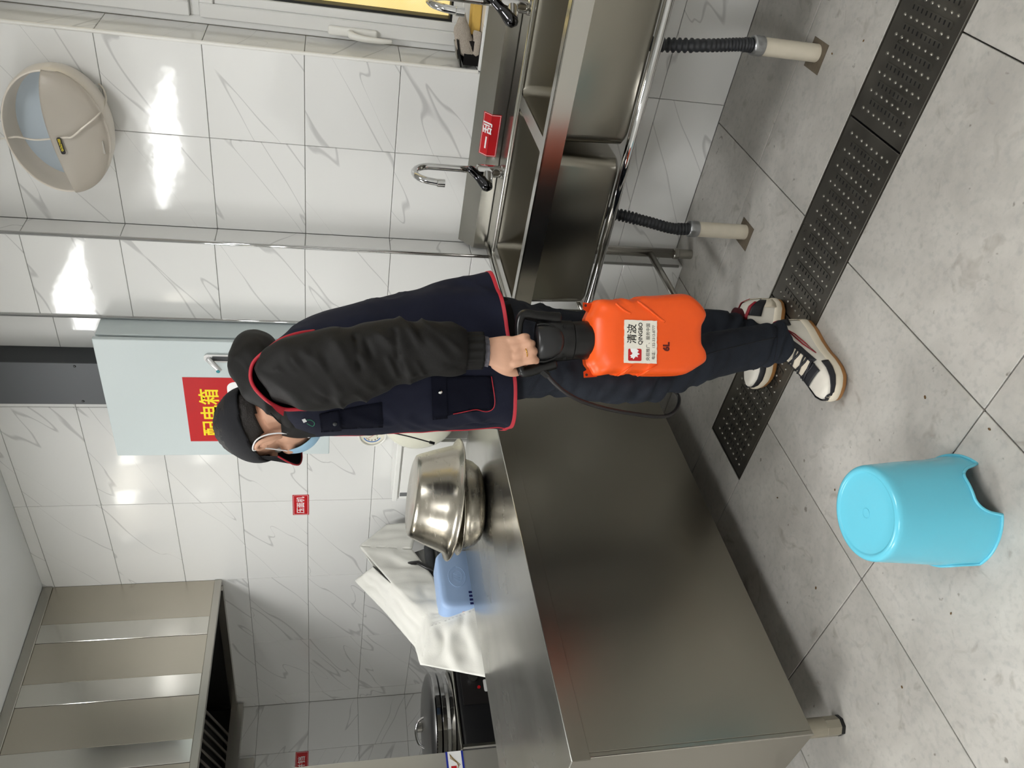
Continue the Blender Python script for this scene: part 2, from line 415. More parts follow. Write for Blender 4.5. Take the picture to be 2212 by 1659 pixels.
# ------------------------------------------------------------------ window
M_FRAME = mat('window_frame', (226, 226, 224), 0.28)
M_GASKET = mat('gasket', (20, 20, 20), 0.5)
def glow_mat():
    m, N, L, P = nodes('glowing_yellow_board')
    tc = N.new('ShaderNodeTexCoord'); mp = N.new('ShaderNodeMapping'); mp.inputs['Rotation'].default_value = (0, R(45), 0); L.new(tc.outputs['Object'], mp.inputs['Vector'])
    w = N.new('ShaderNodeTexWave'); w.inputs['Scale'].default_value = 55; w.inputs['Distortion'].default_value = 2.5; w.inputs['Detail Scale'].default_value = 4; L.new(mp.outputs[0], w.inputs['Vector'])
    n = N.new('ShaderNodeTexNoise'); n.inputs['Scale'].default_value = 5; L.new(tc.outputs['Object'], n.inputs['Vector'])
    mx = N.new('ShaderNodeMix'); mx.data_type = 'RGBA'; mx.inputs['A'].default_value = lin((236, 208, 130)); mx.inputs['B'].default_value = lin((255, 238, 178))
    ad = N.new('ShaderNodeMath'); ad.operation = 'MULTIPLY_ADD'; ad.inputs[1].default_value = .45; L.new(w.outputs['Fac'], ad.inputs[0]); L.new(n.outputs['Fac'], ad.inputs[2])
    L.new(ad.outputs[0], mx.inputs['Factor'])
    L.new(mx.outputs['Result'], P.inputs['Base Color']); L.new(mx.outputs['Result'], P.inputs['Emission Color']); P.inputs['Emission Strength'].default_value = WINDOW_GLOW*.55  # the board emits its pattern itself, in place of light falling on it
    return m
M_GLOW = glow_mat()
M_GLASS = mat('window_glass', (250, 250, 245), 0.02, trans=1.0, ior=1.45)
win = empty('window_1', (.05, 2.80, WZ0)); tag(win, kind='structure')
Y0, Y1 = 2.778, 2.84
fr = bmesh.new()
box(fr, (WX, Y0, WZ0), (WX+.024, Y1, WZ1), .003); box(fr, (WX1-.024, Y0, WZ0), (WX1, Y1, WZ1), .003)
box(fr, (WX+.024, Y0, WZ0), (WX1-.024, Y1, WZ0+.006), .001); box(fr, (WX+.024, Y0, WZ1-.03), (WX1-.024, Y1, WZ1), .003)
box(fr, (WX+.024, Y0, 1.785), (WX1-.024, Y1, 1.815), .003)
obj('window_frame', fr, M_FRAME, win)
def sash(x0, x1, z0, z1, handle):
    s = bmesh.new(); w = .044; zb = .020 if handle is not None and z0 < 1 else 0; z0 -= zb
    for (a, c) in (((x0, z0), (x0+w, z1)), ((x1-w, z0), (x1, z1)), ((x0+w, z0), (x1-w, z0+w)), ((x0+w, z1-w), (x1-w, z1))):
        box(s, (a[0], Y0-.018, a[1]), (c[0], Y1-.012, c[1]), .003)
    s2 = bmesh.new(); w2 = .072
    for (a, c) in (((x0+w, z0+w), (x0+w2, z1-w)), ((x1-w2, z0+w), (x1-w, z1-w)), ((x0+w2, z0+w), (x1-w2, z0+w2)), ((x0+w2, z1-w2), (x1-w2, z1-w))):
        box(s2, (a[0], Y0-.008, a[1]), (c[0], Y1-.014, c[1]), .002)
    sh = obj('sash', s, M_FRAME, win); obj('bead', s2, M_FRAME, sh)
    g = bmesh.new(); w3 = .080
    for (a, c) in (((x0+w2, z0+w2), (x0+w3, z1-w2)), ((x1-w3, z0+w2), (x1-w2, z1-w2)), ((x0+w3, z0+w2), (x1-w3, z0+w3)), ((x0+w3, z1-w3), (x1-w3, z1-w2))):
        box(g, (a[0], Y0+.002, a[1]), (c[0], Y1-.016, c[1]))
    obj('gasket', g, M_GASKET, sh)
    obj('pane', B((x0+w2, Y0+.02, z0+w2), (x1-w2, Y0+.026, z1-w2)), M_GLASS, sh)
    if handle:
        h = on(770, 70, 1, Y0-.02); hx, hz = h.x, h.z
        hd = obj('handle', obox(bmesh.new(), Matrix.Translation((hx, Y0-.026, hz+.012)), (.03, .018, .16), .008, 3), M_WHITEP, sh, smooth=True)
        lv = bmesh.new(); tube(lv, [(hx, Y0-.03, hz+.02), (hx, Y0-.06, hz+.015), (hx-.004, Y0-.068, hz-.02), (hx-.006, Y0-.066, hz-.075), (hx-.006, Y0-.06, hz-.115)], [.011, .012, (.013, .009), (.012, .008), (.007, .005)], 12, n=18)
        obj('lever', lv, M_WHITEP, sh, smooth=True)
sash(WX+.024, .05, WZ0+.026, 1.785, True)
sash(WX+.024, .05, 1.815, WZ1-.03, False)
sash(.05, WX1-.024, WZ0+.026, 1.785, False); sash(.05, WX1-.024, 1.815, WZ1-.03, False)
tag(obj('outside_board', B((WX-.2, 3.02, .6), (XR, 3.06, 2.85)), M_GLOW), 'yellow glowing corrugated board behind the window glass', 'board')
# ------------------------------------------------------------------ double sink along the window wall
ZS = 0.80; SY0 = 2.00; SXL = -1.452; SXR = -0.25
sink = empty('double_sink', (-.85, 2.3, 0), 'stainless steel double basin sink on tube legs under the window', 'sink')
BAS = ((-1.372, -.872, 2.036, 2.385), (-.828, -.330, 2.036, 2.385))     # inner openings
top = bmesh.new()
xsk = [SXL, BAS[0][0], BAS[0][1], BAS[1][0], BAS[1][1], SXR]
for i in range(0, 6, 2): box(top, (xsk[i], 2.035, ZS-.006), (xsk[i+1], 2.40, ZS-.001))
for q in BAS:
    box(top, (q[0], 2.035, ZS-.006), (q[1], q[2], ZS-.001)); box(top, (q[0], q[3], ZS-.006), (q[1], 2.40, ZS-.001))
box(top, (SXL, 2.40, ZS-.006), (SXR, 2.535, ZS-.001))
obj('deck', top, M_STEELH, sink)
rim = bmesh.new()
box(rim, (SXL, SY0, ZS-.05), (SXR, SY0+.004, ZS+.006)); box(rim, (SXL, SY0, ZS+.002), (SXR, SY0+.034, ZS+.006))
obj('front_apron', rim, M_STEELH, sink)
rim = bmesh.new(); box(rim, (SXL-.004, SY0, ZS-.05), (SXL, 2.53, ZS+.006), .001); box(rim, (SXL-.004, SY0+.03, ZS+.002), (SXL+.018, 2.53, ZS+.006))
obj('side_apron', rim, M_STEELH, sink)
# raised roll round the deck
rl = bmesh.new(); tube(rl, [(SXR, 2.415, ZS), (SXL+.045, 2.415, ZS), (SXL+.03, 2.40, ZS), (SXL+.03, SY0+.04, ZS)], .006, 8)
obj('rolled_edge', rl, M_STEELH, sink, smooth=True)
bs = bmesh.new()
prof = [(2.526, ZS-.004), (2.530, ZS+.05), (2.565, ZS+.072), (2.602, ZS+.098), (2.602, ZS+.09), (2.57, ZS+.06), (2.536, ZS+.04), (2.534, ZS-.004)]
prof = [(2.545, ZS-.004), (2.543, ZS+.048), (2.600, ZS+.098), (2.602, ZS+.098), (2.602, ZS-.004)]
rings(bs, [[(x, p[0], p[1]) for p in prof] for x in (SXL-.02, SXR)])
obj('backsplash', bs, M_STEELH, sink)
M_BASIN = mat('basin_steel', (150, 146, 136), 0.28, 1.0)
for q in BAS:
    L = []
    def ring_(ins, z, r):
        w, h = q[1]-q[0]-2*ins, q[3]-q[2]-2*ins
        return [((q[0]+q[1])/2+p[0], (q[2]+q[3])/2+p[1], z) for p in rrect(w, h, r, 6)]
    bm = bmesh.new()
    rings(bm, [ring_(-.001, ZS-.003, .022), ring_(.002, ZS-.02, .03), ring_(.004, .585, .035), ring_(.010, .570, .04), ring_(.02, .566, .045), ring_(.02, .560, .045), ring_(.004, .562, .04), ring_(-.002, .572, .034), ring_(-.006, ZS-.02, .03), ring_(-.006, ZS-.006, .025)], caps=False)
    # floor of the basin
    for z in (.566, .560):
        vs = [bm.verts.new(p) for p in ring_(.02, z, .045)]; bm.faces.new(vs)
    bs_ = obj('basin', bm, M_BASIN, sink, angle=40)
    obj('drain', lathe(bmesh.new(), [(.001, .572), (.02, .571), (.04, .5685), (.045, .566)], Matrix.Translation(((q[0]+q[1])/2, (q[2]+q[3])/2, 0)), 20), M_CHROME, bs_, smooth=True)
LX = (-1.412, SXR-.04); LYF, LYB = 2.035, 2.475
for x in LX:
    for y in (LYF, LYB):
        lg = obj('leg', T([(x, y, .06), (x, y, ZS-.05 if y == LYF else ZS-.006)], .019, 16), M_CHROME if y == LYF else M_STEEL, sink, smooth=True)
        ft = bmesh.new(); lathe(ft, [(.0185, 0), (.0185, .055), (.0215, .058), (.0215, .075), (.019, .078)], Matrix.Translation((x, y, 0)), 12, True)
        obj('foot', ft, M_STEEL, lg, angle=30)
    obj('rail', T([(x, LYF, .175), (x, LYB, .175)], .0125, 12), M_STEEL, sink, smooth=True)
    obj('bearer', T([(x, LYF, .548), (x, LYB, .548)], .0125, 12), M_STEEL, sink, smooth=True)
obj('rail', T([(LX[0]-.02, LYF-.005, .548), (LX[1]+.02, LYF-.005, .548)], .0135, 14), M_CHROME, sink, smooth=True)
obj('rail', T([(LX[0], LYB, .548), (LX[1], LYB, .548)], .0125, 12), M_STEEL, sink, smooth=True)
# sticker over the bend of the backsplash: two flat leaves
st = empty('sink_sticker', (-1.04, 2.55, .85), 'red sticker with white characters on the sink backsplash beside the faucet', 'sticker')
Mlow = basis((-1.035, 2.5425, ZS+.030), (1, 0, 0), (0, -.002, .048)); Mup = basis((-1.035, 2.5432, ZS+.0485), (1, 0, 0), (0, .057, .050))
b = bmesh.new(); prism(b, [(-.074, -.014), (.074, -.014), (.074, .018), (-.074, .018)], Mlow, .0004); prism(b, [(-.074, 0), (.074, 0), (.074, .036), (-.074, .036)], Mup, .0004)
obj('sheet', b, M_RED, st)
b = bmesh.new()
for x in (-.071, .071): prism(b, [(x-.0006, -.0115), (x+.0006, -.0115), (x+.0006, .018), (x-.0006, .018)], Mlow, .0007); prism(b, [(x-.0006, 0), (x+.0006, 0), (x+.0006, .033), (x-.0006, .033)], Mup, .0007)
prism(b, [(-.071, -.0115), (.071, -.0115), (.071, -.0105), (-.071, -.0105)], Mlow, .0007); prism(b, [(-.071, .032), (.071, .032), (.071, .033), (-.071, .033)], Mup, .0007)
obj('border', b, M_WPRINT, st)
text('character', '一', .042, Mup @ Matrix.Translation((-.028, .008, .0006)), M_WPRINT, st, bold=.0012)
text('character', '刮', .042, Mup @ Matrix.Translation((.024, .010, .0006)), M_WPRINT, st, bold=.0010)

def faucet(x, y, lab):
    t = empty('faucet', (x, y, ZS), lab, 'faucet', 'sink faucets')
    b = bmesh.new(); lathe(b, [(.001, ZS-.001), (.024, ZS-.001), (.024, ZS+.006), (.0205, ZS+.008), (.0205, ZS+.085), (.019, ZS+.09), (.001, ZS+.092)], Matrix.Translation((x, y, 0)), 24)
    obj('body', b, M_CHROME, t, angle=35)
    pts = [(x, y, ZS+.085), (x, y, ZS+.15), (x, y, ZS+.255)]
    for k in range(1, 10):
        a = pi*k/10*1.05; pts.append((x-.012*k/9, y-.042*(1-cos(a)), ZS+.255+.050*sin(a)))
    pts += [(x-.014, y-.087, ZS+.235), (x-.015, y-.088, ZS+.215)]
    obj('spout', T(pts, .0115, 16), M_CHROME, t, smooth=True)
    b = bmesh.new(); lathe(b, [(.0105, ZS+.208), (.013, ZS+.208), (.013, ZS+.232), (.0115, ZS+.234)], Matrix.Translation((x-.0152, y-.088, 0)), 20, True)
    obj('nozzle', b, M_CHROME, t, angle=35)
    # side cartridge and lever
    ax = Vector((-.55, -.8, .05)).normalized(); c = Vector((x, y, ZS+.055))
    obj('cartridge', T([c+ax*.01, c+ax*.052], .0195, 20), M_CHROME, t, angle=35)
    e = c+ax*.052
    lv = bmesh.new(); tube(lv, [e-ax*.004+Vector((0, 0, -.008)), e+ax*.004+Vector((.0, .0, .0)), e+Vector((.02, .012, .03)), e+Vector((.042, .018, .058)), e+Vector((.05, .02, .066))], [.012, (.021, .02), (.015, .012), (.013, .009), (.006, .005)], 14, n=20)
    obj('lever', lv, M_DCHROME, t, smooth=True)
M_DCHROME = mat('dark_chrome', (70, 70, 72), 0.12, 1.0)
faucet(-1.128, 2.468, 'chrome gooseneck faucet right beside the red sticker on the sink')
faucet(-.596, 2.468, 'chrome gooseneck faucet of the other basin, in front of the window')

# waste pipes
M_HOSE = mat('corrugated_hose', (44, 46, 50), 0.45)
M_TAPE = mat('silver_tape', (176, 178, 180), 0.28, 0.9, bump=.4, bscale=120)
def waste(x, y, hp, lab, labp):
    t = empty('waste_hose', (x, y, .45), lab, 'hose', 'sink waste hoses')
    P = cr(hp, 120); seg = 18; L = []
    pts = [Vector(p) for p in P]
    for i, (p, (tt, a, c)) in enumerate(zip(pts, frames(pts))):
        fine = .38 < i/119 < .8
        r = .0175 + (.0028 if not fine else .0012)*(1 if i % 4 < 2 else -1)
        L.append([p+a*cos(2*pi*j/seg)*r+c*sin(2*pi*j/seg)*r for j in range(seg)])
    b = bmesh.new(); rings(b, L); obj('corrugated_tube', b, M_HOSE, t, smooth=True)
    b = bmesh.new(); lathe(b, [(.0265, .178), (.0275, .18), (.0275, .206), (.0262, .211), (.019, .214), (.0185, .209)], Matrix.Translation((x, y, 0)), 24); obj('tape_wrap', b, M_TAPE, t, smooth=True)
    t = empty('floor_pipe', (x, y, 0), labp, 'pipe', 'white floor pipes')
    b = bmesh.new(); lathe(b, [(.0252, .0005), (.0252, .196), (.022, .196), (.022, .0005)], Matrix.Translation((x, y, 0)), 28); obj('pipe_wall', b, M_PVC, t, angle=40)
    obj('floor_patch', B((x-.048, y-.045, .0001), (x+.036, y+.04, .0016)), mat('mortar_patch', (98, 88, 74), 0.9, vary=.3, scale=60), t)
waste(-.548, 2.165, [(-.585, 2.19, .553), (-.578, 2.178, .45), (-.562, 2.166, .33), (-.550, 2.163, .25), (-.548, 2.165, .195)], 'black corrugated waste hose under the right basin', 'aged white floor pipe taped to the right basin hose')
waste(-1.143, 2.174, [(-1.112, 2.20, .553), (-1.118, 2.188, .45), (-1.128, 2.174, .36), (-1.142, 2.166, .27), (-1.143, 2.174, .195)], 'black corrugated waste hose under the left basin', 'aged white floor pipe taped to the left basin hose')

# ------------------------------------------------------------------ steel worktable
TX0, TX1, TY0, TY1, TZ = -2.632, -1.833, .778, 2.330, .80
tb = empty('worktable', (-2.23, 1.55, 0), 'long stainless steel worktable with closed front panel and round feet', 'table')
b = bmesh.new(); box(b, (TX0, TY0, TZ-.048), (TX1, TY1, TZ), .0025, 2); obj('worktop', b, M_TOP, tb)
obj('front_edge', B((TX1-.002, TY0+.001, TZ-.0475), (TX1+.0006, TY1-.001, TZ-.002)), M_PANEL, tb)
obj('end_edge', B((TX0+.001, TY0-.0006, TZ-.0475), (TX1-.001, TY0+.002, TZ-.002)), M_PANEL, tb)
obj('front_panel', B((TX1-.020, TY0+.0185, .14), (TX1-.004, TY1-.01, TZ-.0485), .001), M_PANEL, tb)
obj('end_panel', B((TX0+.02, TY0+.006, .14), (TX1-.004, TY0+.018, TZ-.0485), .001), M_PANEL, tb)
obj('end_panel', B((TX0+.02, TY1-.018, .14), (TX1-.0205, TY1-.006, TZ-.0485), .001), M_PANEL, tb)
obj('bottom_shelf', B((TX0+.02, TY0+.02, .145), (TX1-.022, TY1-.02, .165)), M_PANEL, tb)
obj('back_panel', B((TX0+.006, TY0+.014, .14), (TX0+.0195, TY1-.01, TZ-.0485), .001), M_PANEL, tb)
obj('corner_seam', T([(TX1-.0045, TY0+.0065, .14), (TX1-.0045, TY0+.0065, TZ-.05)], .0022, 6), M_STEEL, tb)
M_LEG = mat('worn_leg_steel', (158, 152, 138), .4, .7, vary=.15, scale=20)
for x in (TX1-.078, TX0+.078):
    for y in (TY0+.055, TY1-.06):
        lg = obj('leg', T([(x, y, .055), (x, y, .142)], .026, 22), M_LEG, tb, angle=40)
        b = bmesh.new(); lathe(b, [(.0265, .006), (.0265, .052), (.025, .056)], Matrix.Translation((x, y, 0)) @ Matrix.Rotation(.2, 4, 'Z'), 8, True); f = obj('foot', b, M_LEG, lg)
        b = bmesh.new(); lathe(b, [(.027, 0), (.0275, .009), (.0268, .011)], Matrix.Translation((x, y, 0)) @ Matrix.Rotation(.2, 4, 'Z'), 8, True); obj('foot_pad', b, M_BLACKP, lg)

# two bowls on the table: a wide basin upside down over a smaller upright bowl
M_BOWL = mat('bowl_steel', (190, 184, 172), .24, 1.0, rvar=.05, scale=20, stretch=(1, 1, 5))
bc = Vector((-2.225, 1.935, TZ))
def bowl(name, prof, M, lab):
    o = obj(name, lathe(bmesh.new(), prof, M, 72), M_BOWL, smooth=True); tag(o, lab, 'bowl', 'steel bowls on the worktable'); return o
pr = [(.0005, .001), (.085, .001), (.115, .004), (.142, .016), (.160, .038), (.170, .066), (.175, .088), (.188, .093), (.192, .096), (.190, .098), (.174, .0925), (.168, .068), (.158, .04), (.140, .0185), (.113, .0065), (.085, .003), (.0005, .003)]
bowl('mixing_bowl', pr, Matrix.Translation(bc+Vector((0, 0, .0005))), 'smaller stainless bowl standing upright on the worktable under the inverted basin')
tilt = Matrix.Rotation(R(6.6), 4, HF)
Mb = Matrix.Translation(bc+Vector((0, 0, .114))+HR*.018) @ tilt
pr2 = [(.0005, .155), (.135, .155), (.150, .150), (.157, .138), (.176, .090), (.192, .045), (.202, .017), (.212, .007), (.228, .002), (.231, -.002), (.2285, -.005), (.211, .003), (.200, .015), (.190, .045), (.174, .089), (.155, .137), (.149, .147), (.134, .152), (.0005, .152)]
bowl('steel_basin', pr2, Mb, 'wide stainless basin upside down and tilted on the smaller bowl')
# ------------------------------------------------------------------ blue plastic stool
M_STOOL = mat('turquoise_plastic', (104, 198, 222), 0.2, vary=.04, scale=5)
def stool():
    c = Vector((-1.158, .952, 0)); h = .236; seg = 144; n = 26
    def edge(a):     # height of the lower edge: three wide feet with arches between
        x = (a/(2*pi)*3) % 1.0
        d = abs(x-.5)*2                    # 0 in the arch centre, 1 in the foot centre
        t = max(0, min(1, (.46-d)/.30)); return .058*math.sqrt(t*(2-t))
    def rad(z): return .104+.020*(1-z/h)**1.1
    a0 = R(-77)
    L = []
    for k in range(n+1):
        row = []
        for j in range(seg):
            a = 2*pi*j/seg; z0 = edge(a-a0); z = z0+(h-.012-z0)*k/n
            bul = .0045*max(0, 1-min(((a-a0)/(2*pi)*3 % 1), 1-((a-a0)/(2*pi)*3 % 1))*4.2)*max(0, 1-abs(z-.06)/.09)
            r = rad(z)-bul
            row.append(c+Vector((r*cos(a), r*sin(a), z)))
        L.append(row)
    for (r, z) in ((.1035, h-.007), (.101, h-.003), (.097, h-.0008), (.093, h), (.090, h-.0006), (.0885, h-.0022), (.086, h-.003), (.06, h-.0032), (.03, h-.0034)):
        L.append([c+Vector((r*cos(2*pi*j/seg), r*sin(2*pi*j/seg), z)) for j in range(seg)])
    t = empty('stool', c, 'turquoise plastic stool with arched feet on the grey floor', 'stool')
    bm = bmesh.new(); VS = rings(bm, L, caps=False); bm.faces.new(VS[-1])
    obj('shell', bm, M_STOOL, t, smooth=True)
    E = [L[0][j]+Vector((cos(2*pi*j/seg), sin(2*pi*j/seg), 0))*.0015 for j in range(seg)]
    bm = bmesh.new(); E2 = E+[E[0]]
    tube(bm, E2, .0033, 8); obj('rim_bead', bm, M_STOOL, t, smooth=True)
    bm = bmesh.new(); tube(bm, [c+Vector((.0105*cos(2*pi*k/28), .0105*sin(2*pi*k/28), h-.0032)) for k in range(29)], .0009, 6); obj('centre_mark', bm, M_STOOL, t, smooth=True)
stool()

# ------------------------------------------------------------------ switch box on the back wall
M_BOX = mat('box_grey', (196, 206, 207), .38, bump=.15, bscale=400)
eb = empty('switch_box', (-2.11, 2.49, 1.77), 'pale grey steel switch box with red sign hung on the tiled wall', 'switch box')
ex0, ex1, ez0, ez1, ey = -2.405, -1.824, 1.364, 2.182, 2.382
obj('housing', B((ex0+.006, ey+.030, ez0+.004), (ex1-.001, YW-.001, ez1-.004), .002), M_BOX, eb)
obj('gap_strip', B((ex0+.014, ey+.017, ez0+.012), (ex1-.010, ey+.031, ez1-.012)), M_DGREY, eb)
door = obj('door', B((ex0, ey, ez0), (ex1, ey+.018, ez1), .0035, 2), M_BOX, eb)
M_ALU = mat('satin_aluminium', (214, 214, 214), .35, .6)
hp = on(470, 772, 1, ey)
b = bmesh.new(); prism(b, rrect(.034, .098, .014, 6), basis(hp+Vector((0, -.0005, -.002)), (1, 0, 0), (0, 0, 1)), .007); obj('lock_plate', b, M_ALU, door)
b = bmesh.new(); prism(b, rrect(.020, .060, .004, 4), basis(hp+Vector((0, -.0078, -.012)), (1, 0, 0), (0, 0, 1)), .0012); obj('lock_recess', b, M_DGREY, door)
b = bmesh.new(); tube(b, [hp+Vector((0, -.008, .034)), hp+Vector((-.012, -.022, .016)), hp+Vector((-.036, -.036, -.012))], [(.010, .007), (.010, .007), (.008, .006)], 12, n=8)
obj('lever', b, M_ALU, door, smooth=True)
b = bmesh.new(); q = hp+Vector((-.032, -.043, -.004)); lathe(b, [(.0005, .001), (.007, .001), (.007, 0)], basis(q, (1, 0, 0), (0, 0, 1)), 16); obj('lock_button', b, mat('teal_print', (40, 130, 140), .4), door)
sg = empty('switch_box_sign', on(470, 885, 1, ey), 'red sign with yellow characters and white blank field on the switch box door', 'sign')
c0 = on(390, 815, 1, ey-.001); c1 = on(668, 952, 1, ey-.001); sx0, sx1 = c1.x, c0.x; sz1 = c0.z-.005; sz0 = c1.z
obj('sheet', B((sx0, ey-.0012, sz0), (sx1, ey-.0002, sz1)), M_RED, sg)
Mt = basis((0, ey-.0014, 0), (1, 0, 0), (0, 0, 1))
text('characters', '配电箱', .077, Matrix.Translation(((sx0+sx1)/2-.012, 0, sz1-.092)) @ Mt, M_YPRINT, sg, bold=.0011, sx=1.08)
b = bmesh.new(); prism(b, rrect(sx1-sx0-.04, .30, .03, 6), Matrix.Translation(((sx0+sx1)/2, 0, sz1-.305)) @ Mt, .0003); obj('blank_field', b, M_WPRINT, sg)
# cable trunking above it
tr = empty('cable_trunking', (-2.13, 2.55, 2.18), 'dark grey metal cable trunking rising from the switch box to the ceiling', 'trunking')
obj('channel', B((-2.232, 2.503, 2.186), (-2.034, YW-.001, CZ-.001), .001), M_DGREY, tr)
obj('cover', B((-2.236, 2.499, 2.186), (-2.031, 2.5035, CZ-.002), .0008), mat('trunking_cover', (84, 86, 89), .5, .3), tr)
for x in (-2.045, -2.22):
    for z in (2.30, 2.62): obj('screw', lathe(bmesh.new(), [(.0005, .003), (.004, .0025), (.0055, 0)], basis((x, 2.499, z), (1, 0, 0), (0, 0, 1)), 10), M_BLACKP, tr)

# wall labels
def wall_label(name, chars, c, w, h, size, xa, lab, border=True):
    """c centre on the wall; xa in-plane horizontal axis"""
    t = empty(name, c, lab, 'label', 'red wall labels')
    M = basis(c, xa, (0, 0, 1))
    b = bmesh.new(); prism(b, rrect(w, h, .0015, 2), M, .0008); obj('sheet', b, M_RED, t)
    b = bmesh.new()
    for s in (-1, 1):
        prism(b, [(s*(w/2-.005)-.0006, -h/2+.0045), (s*(w/2-.005)+.0006, -h/2+.0045), (s*(w/2-.005)+.0006, h/2-.0045), (s*(w/2-.005)-.0006, h/2-.0045)], M, .0011)
        prism(b, [(-w/2+.005, s*(h/2-.005)-.0006), (w/2-.005, s*(h/2-.005)-.0006), (w/2-.005, s*(h/2-.005)+.0006), (-w/2+.005, s*(h/2-.005)+.0006)], M, .0011)
    obj('border', b, M_WPRINT, t)
    text('characters', chars, size, M @ Matrix.Translation((0, -.001, .001)), M_WPRINT, t, bold=.0003)
wall_label('wall_label', '压面机', Vector((-2.975, YW-.0005, 1.492)), .145, .076, .040, (1, 0, 0), 'red label with three white characters on the tiles above the covered machine')
wall_label('wall_label', '饼铛', Vector((XL+.0006, 2.216, 1.494)), .145, .076, .046, (0, 1, 0), 'red label with white characters on the side wall beyond the griddle')

# ------------------------------------------------------------------ extraction hood
HX, HZ0, HZ1, HY0 = -3.54, 1.892, CZ-.002, -.2
hd = empty('extraction_hood', (-4.2, 1.2, HZ0), 'stainless extraction hood with alternating panel strips below the ceiling', 'hood')
M_HPANEL = mat('hood_panel', (186, 180, 168), .27, 1.0)
M_HSTRIP = mat('hood_mirror_strip', (206, 204, 197), .13, 1.0)
ed = [2.602, 2.388, 2.287, 2.083, 1.975, 1.772, 1.668, 1.466, 1.362, 1.16, 1.056, .854, .75, .548, .444, .242, .138, HY0]
for i in range(len(ed)-1):
    if i % 2 == 0: obj('front_panel', B((HX-.012, ed[i+1], HZ0+.035), (HX-.002, ed[i], HZ1-.045), .001), M_HPANEL, hd)
    else: obj('front_strip', B((HX-.012, ed[i+1]+.001, HZ0+.035), (HX+.001, ed[i]-.001, HZ1-.045), .0015), M_HSTRIP, hd)
obj('bottom_rim', B((HX-.03, HY0, HZ0), (HX+.004, 2.602, HZ0+.035), .002), M_STEEL, hd)
obj('top_rim', B((HX-.03, HY0, HZ1-.045), (HX+.006, 2.602, HZ1), .002), M_STEEL, hd)
obj('end_panel', B((XL+.002, 2.590, HZ0), (HX-.03, 2.602, HZ1)), M_STEEL, hd)
obj('end_panel', B((XL+.002, HY0, HZ0), (HX-.03, HY0+.012, HZ1)), M_STEEL, hd)
b = bmesh.new(); box(b, (XL+.002, 2.556, HZ0-.006), (HX-.03, 2.59, HZ0+.03)); obj('inner_rim', b, M_STEEL, hd)
b = bmesh.new(); box(b, (XL+.002, HY0+.012, HZ0-.04), (XL+.075, 2.59, HZ0+.03)); obj('grease_gutter', b, M_STEEL, hd)
M_HOODIN = mat('hood_inside', (20, 19, 18), .6, .4)  # near-black lining and backing inside the hood
obj('inner_lining', B((XL+.01, HY0+.02, HZ1-.2), (HX-.031, 2.588, HZ1-.05)), M_HOODIN, hd)
obj('inner_lining', B((XL+.003, HY0+.02, HZ0+.031), (XL+.012, 2.588, HZ1-.2)), M_HOODIN, hd)
obj('inner_lining', B((HX-.045, HY0+.02, HZ0+.036), (HX-.032, 2.588, HZ1-.2)), M_HOODIN, hd)
obj('inner_lining', B((XL+.08, 2.578, HZ0+.032), (HX-.046, 2.589, HZ1-.2)), M_HOODIN, hd)
fl = bmesh.new(); Ma = Vector((XL+.06, 0, HZ0+.03)); Mz = Vector((HX-.12, 0, HZ0+.42)); dirv = (Mz-Ma); ln = dirv.length
sl = None
for k in range(46):
    y = 2.40-.055*k
    if sl is None:
        bm = bmesh.new(); M = basis((0, 0, 0), dirv, (0, 1, 0)); obox(bm, M, (ln, .018, .012), .003)
        sl = mesh(bm, mat('baffle_steel', (120, 116, 108), .3, 1.0), name='baffle')
    link('baffle', sl, hd, loc=((Ma.x+Mz.x)/2, y, (Ma.z+Mz.z)/2))
obj('baffle_backing', obox(bmesh.new(), basis(((Ma.x+Mz.x)/2, (2.42+HY0)/2, (Ma.z+Mz.z)/2+.03), dirv, (0, 1, 0)), (ln, 2.42-HY0-.05, .006)), M_HOODIN, hd)
gc = tag(empty('grease_cup', (-4.70, 2.17, 1.75), 'small stainless grease cup hanging under the hood edge', 'cup'))
b = bmesh.new(); box(b, (XL+.002, 2.105, 1.762), (-4.735, 2.225, 1.850), .004); obj('cup', b, M_STEEL, gc); obj('rim', B((XL+.001, 2.10, 1.843), (-4.73, 2.23, 1.8515)), M_STEEL, gc)

